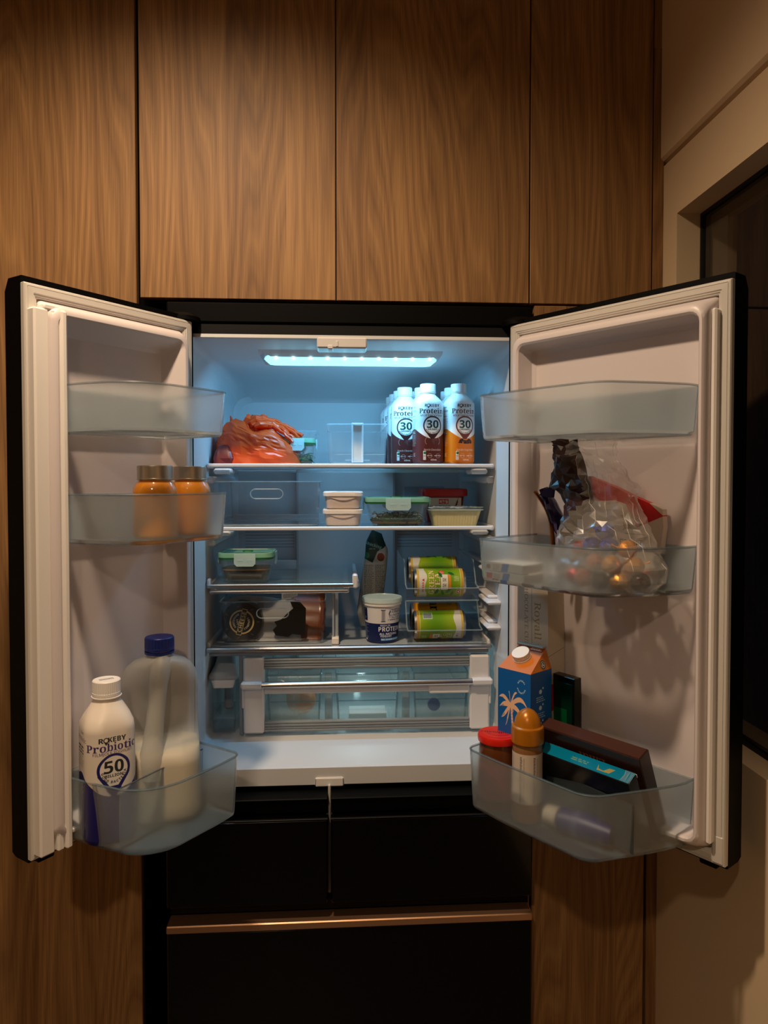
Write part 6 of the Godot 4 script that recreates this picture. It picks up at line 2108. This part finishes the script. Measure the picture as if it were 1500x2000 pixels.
func middle_bin_items(door_turn: float) -> void:
	var fy := 1.2825
	# two small milk boxes, one on the other
	for k in 2:
		var t := thing("flat_carton", ["lower white and blue flat carton with a red patch in the middle bin", "upper white and blue flat carton lying on the other in the middle bin"][k], "box", right_at(0.117 - k * 0.006, fy + k * 0.0165, 0.128 - k * 0.004), door_turn + 3.0, "flat cartons in the bin")
		put(t, "carton_body", B(Vector3(0, 0.008, 0), Vector3(0.090, 0.0155, 0.062), 0.001), mat("carton_white", Color(0.80, 0.77, 0.73), 0.5) if k == 0 else M.carton_white)
		var f1 := MB.new()
		f1.quad(Vector3(-0.044, 0.001, 0.0313), Vector3(-0.044, 0.0152, 0.0313), Vector3(0.044, 0.0152, 0.0313), Vector3(0.044, 0.001, 0.0313), Vector2(0, 1), Vector2(0, 0), Vector2(1, 0), Vector2(1, 1))
		put(t, "front_print", f1, tex("flat_print%d" % k, milkbox_label(k == 1), 0.5))
	# white pouch with a red corner
	var t := thing("fruit_pouch", "white dried fruit pouch with a red corner behind the clear bag", "pouch", Vector3.ZERO)
	t.transform = right_frame()
	var o := PackedVector2Array([Vector2(0.2025, 1.4751), Vector2(0.2566, 1.4565), Vector2(0.2976, 1.4389), Vector2(0.3404, 1.4232), Vector2(0.3508, 1.4183), Vector2(0.3530, 1.3880), Vector2(0.3470, 1.3397), Vector2(0.3440, 1.2738), Vector2(0.2043, 1.2658)])
	var pm := MB.new()
	plate(pm, o, 0.010, 0.024)
	put(t, "film", pm, tex("fruit_print", fruit_label(), 0.4))
	var bot := MB.new()
	bot.add(B2(Vector3(0.215, fy, 0.008), Vector3(0.335, fy + 0.02, 0.036), 0.008))
	put(t, "gusset", bot, M.carton_white)
	# purple and gold wrapper
	t = thing("chocolate_wrapper", "purple and gold foil wrapper standing left of the clear bag", "wrapper", Vector3.ZERO)
	t.transform = right_frame()
	var wm := MB.new()
	var path := []
	var rad := []
	var nz := mesh_noise(15, 0.5, 2, true)
	for i in 22:
		var f := i / 21.0
		var p := Vector3(lerpf(0.162, 0.120, pow(f, 1.4)) + 0.010 * sin(f * 4.0), lerpf(fy + 0.002, 1.452, f), 0.045 + 0.008 * sin(f * 6.0))
		p += Vector3(nz.get_noise_2d(f * 90.0, 1.0), 0, nz.get_noise_2d(f * 90.0, 50.0)) * 0.003
		path.append(p)
		rad.append(0.013 + 0.004 * sin(f * 11.0) + 0.006 * f)
	tube(wm, path, rad, 10, 0.45)
	put(t, "foil", wm, mat("purple_foil", Color(0.11, 0.06, 0.24), 0.22, 0.5), 18)
	var gm := MB.new()
	path = []
	for i in 14:
		var f := i / 13.0
		path.append(Vector3(lerpf(0.150, 0.108, pow(f, 1.4)) + 0.010 * sin(f * 4.0), lerpf(fy + 0.03, 1.446, f), 0.053 + 0.008 * sin(f * 6.0)))
	tube(gm, path, 0.0062, 7, 0.4)
	put(t, "gold_lining", gm, mat("gold_foil", Color(0.55, 0.33, 0.14), 0.3, 0.8), 20)
	var fl := MB.new()
	plate(fl, PackedVector2Array([Vector2(0.1141, 1.4389), Vector2(0.1215, 1.4459), Vector2(0.1408, 1.4558), Vector2(0.1480, 1.4501), Vector2(0.1457, 1.4347), Vector2(0.1337, 1.4344)]), 0.050, 0.056)
	put(t, "torn_flap", fl, M.purple_foil)
	# clear bag of foil-wrapped chocolates, its mouth flopped upwards, one side printed brown
	t = thing("sweet_bag", "crumpled clear bag with a dark brown printed side, full of foil chocolates", "bag", Vector3.ZERO)
	t.transform = right_frame()
	var spine := [[0.278, 0.002, 0.09, 0.092, 0.052], [0.283, 0.02, 0.092, 0.108, 0.064], [0.290, 0.045, 0.09, 0.106, 0.060], [0.279, 0.07, 0.085, 0.094, 0.050], [0.271, 0.095, 0.080, 0.082, 0.040], [0.263, 0.12, 0.076, 0.074, 0.032], [0.255, 0.145, 0.073, 0.071, 0.027], [0.250, 0.17, 0.071, 0.076, 0.023], [0.240, 0.195, 0.070, 0.075, 0.020], [0.232, 0.22, 0.070, 0.072, 0.017], [0.228, 0.24, 0.071, 0.070, 0.014], [0.226, 0.258, 0.072, 0.066, 0.010]]
	var n1 := mesh_noise(71, 0.30, 3, true)
	var n2 := mesh_noise(72, 0.12, 2)
	var cm := MB.new()
	var bm := MB.new()
	var rings := []
	var K := 34
	var NN := 40
	var jit := RandomNumberGenerator.new()
	jit.seed = 8
	for k in K + 1:
		var f := k / float(K) * (spine.size() - 1)
		var i0 := mini(int(f), spine.size() - 2)
		var fr := f - i0
		var s := []
		for j in 5:
			s.append(lerpf(spine[i0][j], spine[i0 + 1][j], fr))
		var ring := PackedVector3Array()
		for i in NN:
			var a := -PI / 2 + TAU * i / NN
			var p := Vector3(s[0] + cos(a) * s[3], fy + s[1], s[2] + sin(a) * s[4])
			var q := p * 100.0
			var up := clampf((s[1] - 0.02) / 0.08, 0.15, 1.0)
			p += Vector3(cos(a), 0, sin(a)) * (n1.get_noise_3dv(q) * 0.006 + n2.get_noise_3dv(q) * 0.014 + jit.randf_range(-0.0042, 0.0042)) * up
			p.y += (n2.get_noise_3dv(q * 1.4 + Vector3(30, 0, 0)) * 0.012 + jit.randf_range(-0.0022, 0.0022)) * up * (1.0 if k > 2 else 0.0)
			p.z = maxf(p.z, 0.03)
			ring.append(p)
		rings.append(ring)
	for k in K:
		for i in NN:
			var j := (i + 1) % NN
			var flipd := (k * 7 + i * 5) % 3 == 0
			for tri in ([[0, 1, 3], [1, 2, 3]] if flipd else [[0, 1, 2], [0, 2, 3]]):
				var cn := [[i, k], [j, k], [j, k + 1], [i, k + 1]]
				var ck := 0.0
				var ci := 0.0
				for e in tri:
					ck += cn[e][1] / 3.0
					ci += (cn[e][0] if cn[e][0] >= i else cn[e][0] + NN) / 3.0
				var ang := rad_to_deg(-PI / 2 + TAU * ci / NN)
				var hh := ck / float(K)
				var edge := 92.0 + 26.0 * clampf((hh - 0.62) / 0.35, 0.0, 1.0) + 4.0 * sin(hh * 22.0) + clampf((0.58 - hh) * 300.0, 0.0, 70.0)
				var brown := hh > 0.33 and ang > edge and ang < 250.0 - clampf((0.55 - hh) * 200.0, 0.0, 60.0)
				var m := bm if brown else cm
				m.tri(rings[cn[tri[0]][1]][cn[tri[0]][0]], rings[cn[tri[1]][1]][cn[tri[1]][0]], rings[cn[tri[2]][1]][cn[tri[2]][0]])
	put(t, "clear_film", cm, mat("bag_clear", Color(0.95, 0.92, 0.88), 0.14, 0.0, 0.11), 9)
	var fold := MB.new()
	for q in 20:
		var c0 := 10 + (q * 7) % 12
		var k0 := 5 + (q * 11) % 24
		var pth := []
		var rd := []
		var ln := 4 + (q * 5) % 6
		for k in range(k0, mini(k0 + ln, 34)):
			pth.append(rings[k][(c0 + (1 if (k - k0) > ln / 2 and q % 3 == 0 else 0)) % 40] + Vector3(0, 0, 0.0004))
			rd.append(0.0005 * sin(PI * (k - k0 + 0.7) / (ln + 0.4)))
		if pth.size() > 2:
			tube(fold, pth, rd, 5)
	put(t, "fold", fold, mat("fold_white", Color(0.93, 0.90, 0.86), 0.3, 0.0, 0.4), 20)
	put(t, "printed_film", bm, mat("bag_brown", Color(0.17, 0.08, 0.058), 0.3), 9)
	# the chocolates
	var cols := [["gold", Color(0.80, 0.52, 0.14)], ["red", Color(0.55, 0.07, 0.08)], ["blue", Color(0.06, 0.15, 0.50)], ["copper", Color(0.62, 0.28, 0.14)], ["dark brown", Color(0.16, 0.07, 0.06)]]
	var rng := RandomNumberGenerator.new()
	rng.seed = 12
	var spots := [[0.225, 0.0, 0.095, 1], [0.258, 0.0, 0.112, 3], [0.292, 0.0, 0.116, 4], [0.325, 0.0, 0.108, 0], [0.352, 0.0, 0.092, 4], [0.245, 0.026, 0.100, 4], [0.278, 0.027, 0.112, 3], [0.312, 0.027, 0.114, 0], [0.344, 0.026, 0.098, 0], [0.262, 0.053, 0.094, 2], [0.296, 0.054, 0.096, 2], [0.328, 0.052, 0.092, 0], [0.232, 0.046, 0.086, 1], [0.280, 0.078, 0.084, 2], [0.250, 0.002, 0.070, 1], [0.300, 0.002, 0.072, 0]]
	var places := ["at the bag's lower left end", "low left of centre", "low in the middle", "low right of centre", "at the bag's lower right end", "second layer, left", "second layer, middle", "second layer, right of the middle", "second layer, far right", "in the third layer, left", "in the third layer, middle", "in the third layer, right", "third layer, far left by the brown film", "on top of the heap", "hidden low at the back left", "hidden low at the back right"]
	for k in spots.size():
		var q: Array = spots[k]
		var cn: String = cols[q[3]][0]
		if not M.has("foil_" + cn):
			mat("foil_" + cn, cols[q[3]][1], 0.28, 0.55)
		var ch := thing("foil_chocolate", "%s foil-wrapped chocolate %s" % [cn, places[k]], "chocolate", right_at(q[0], fy + 0.003 + q[1], q[2]), rng.randf_range(0, 360), "foil chocolates in the clear bag")
		put(ch, "foil", blob(Vector3(0, 0.0155, 0), Vector3(0.0165, 0.0155, 0.0165), k, 0.10, 0.9, 9, 14), M["foil_" + cn], 20)
		put(ch, "twist", tube(MB.new(), [Vector3(0.013, 0.018, 0), Vector3(0.019, 0.020, 0.001), Vector3(0.025, 0.023, 0.002)], [0.005, 0.0022, 0.006], 7, 0.4), M["foil_" + cn], 20)
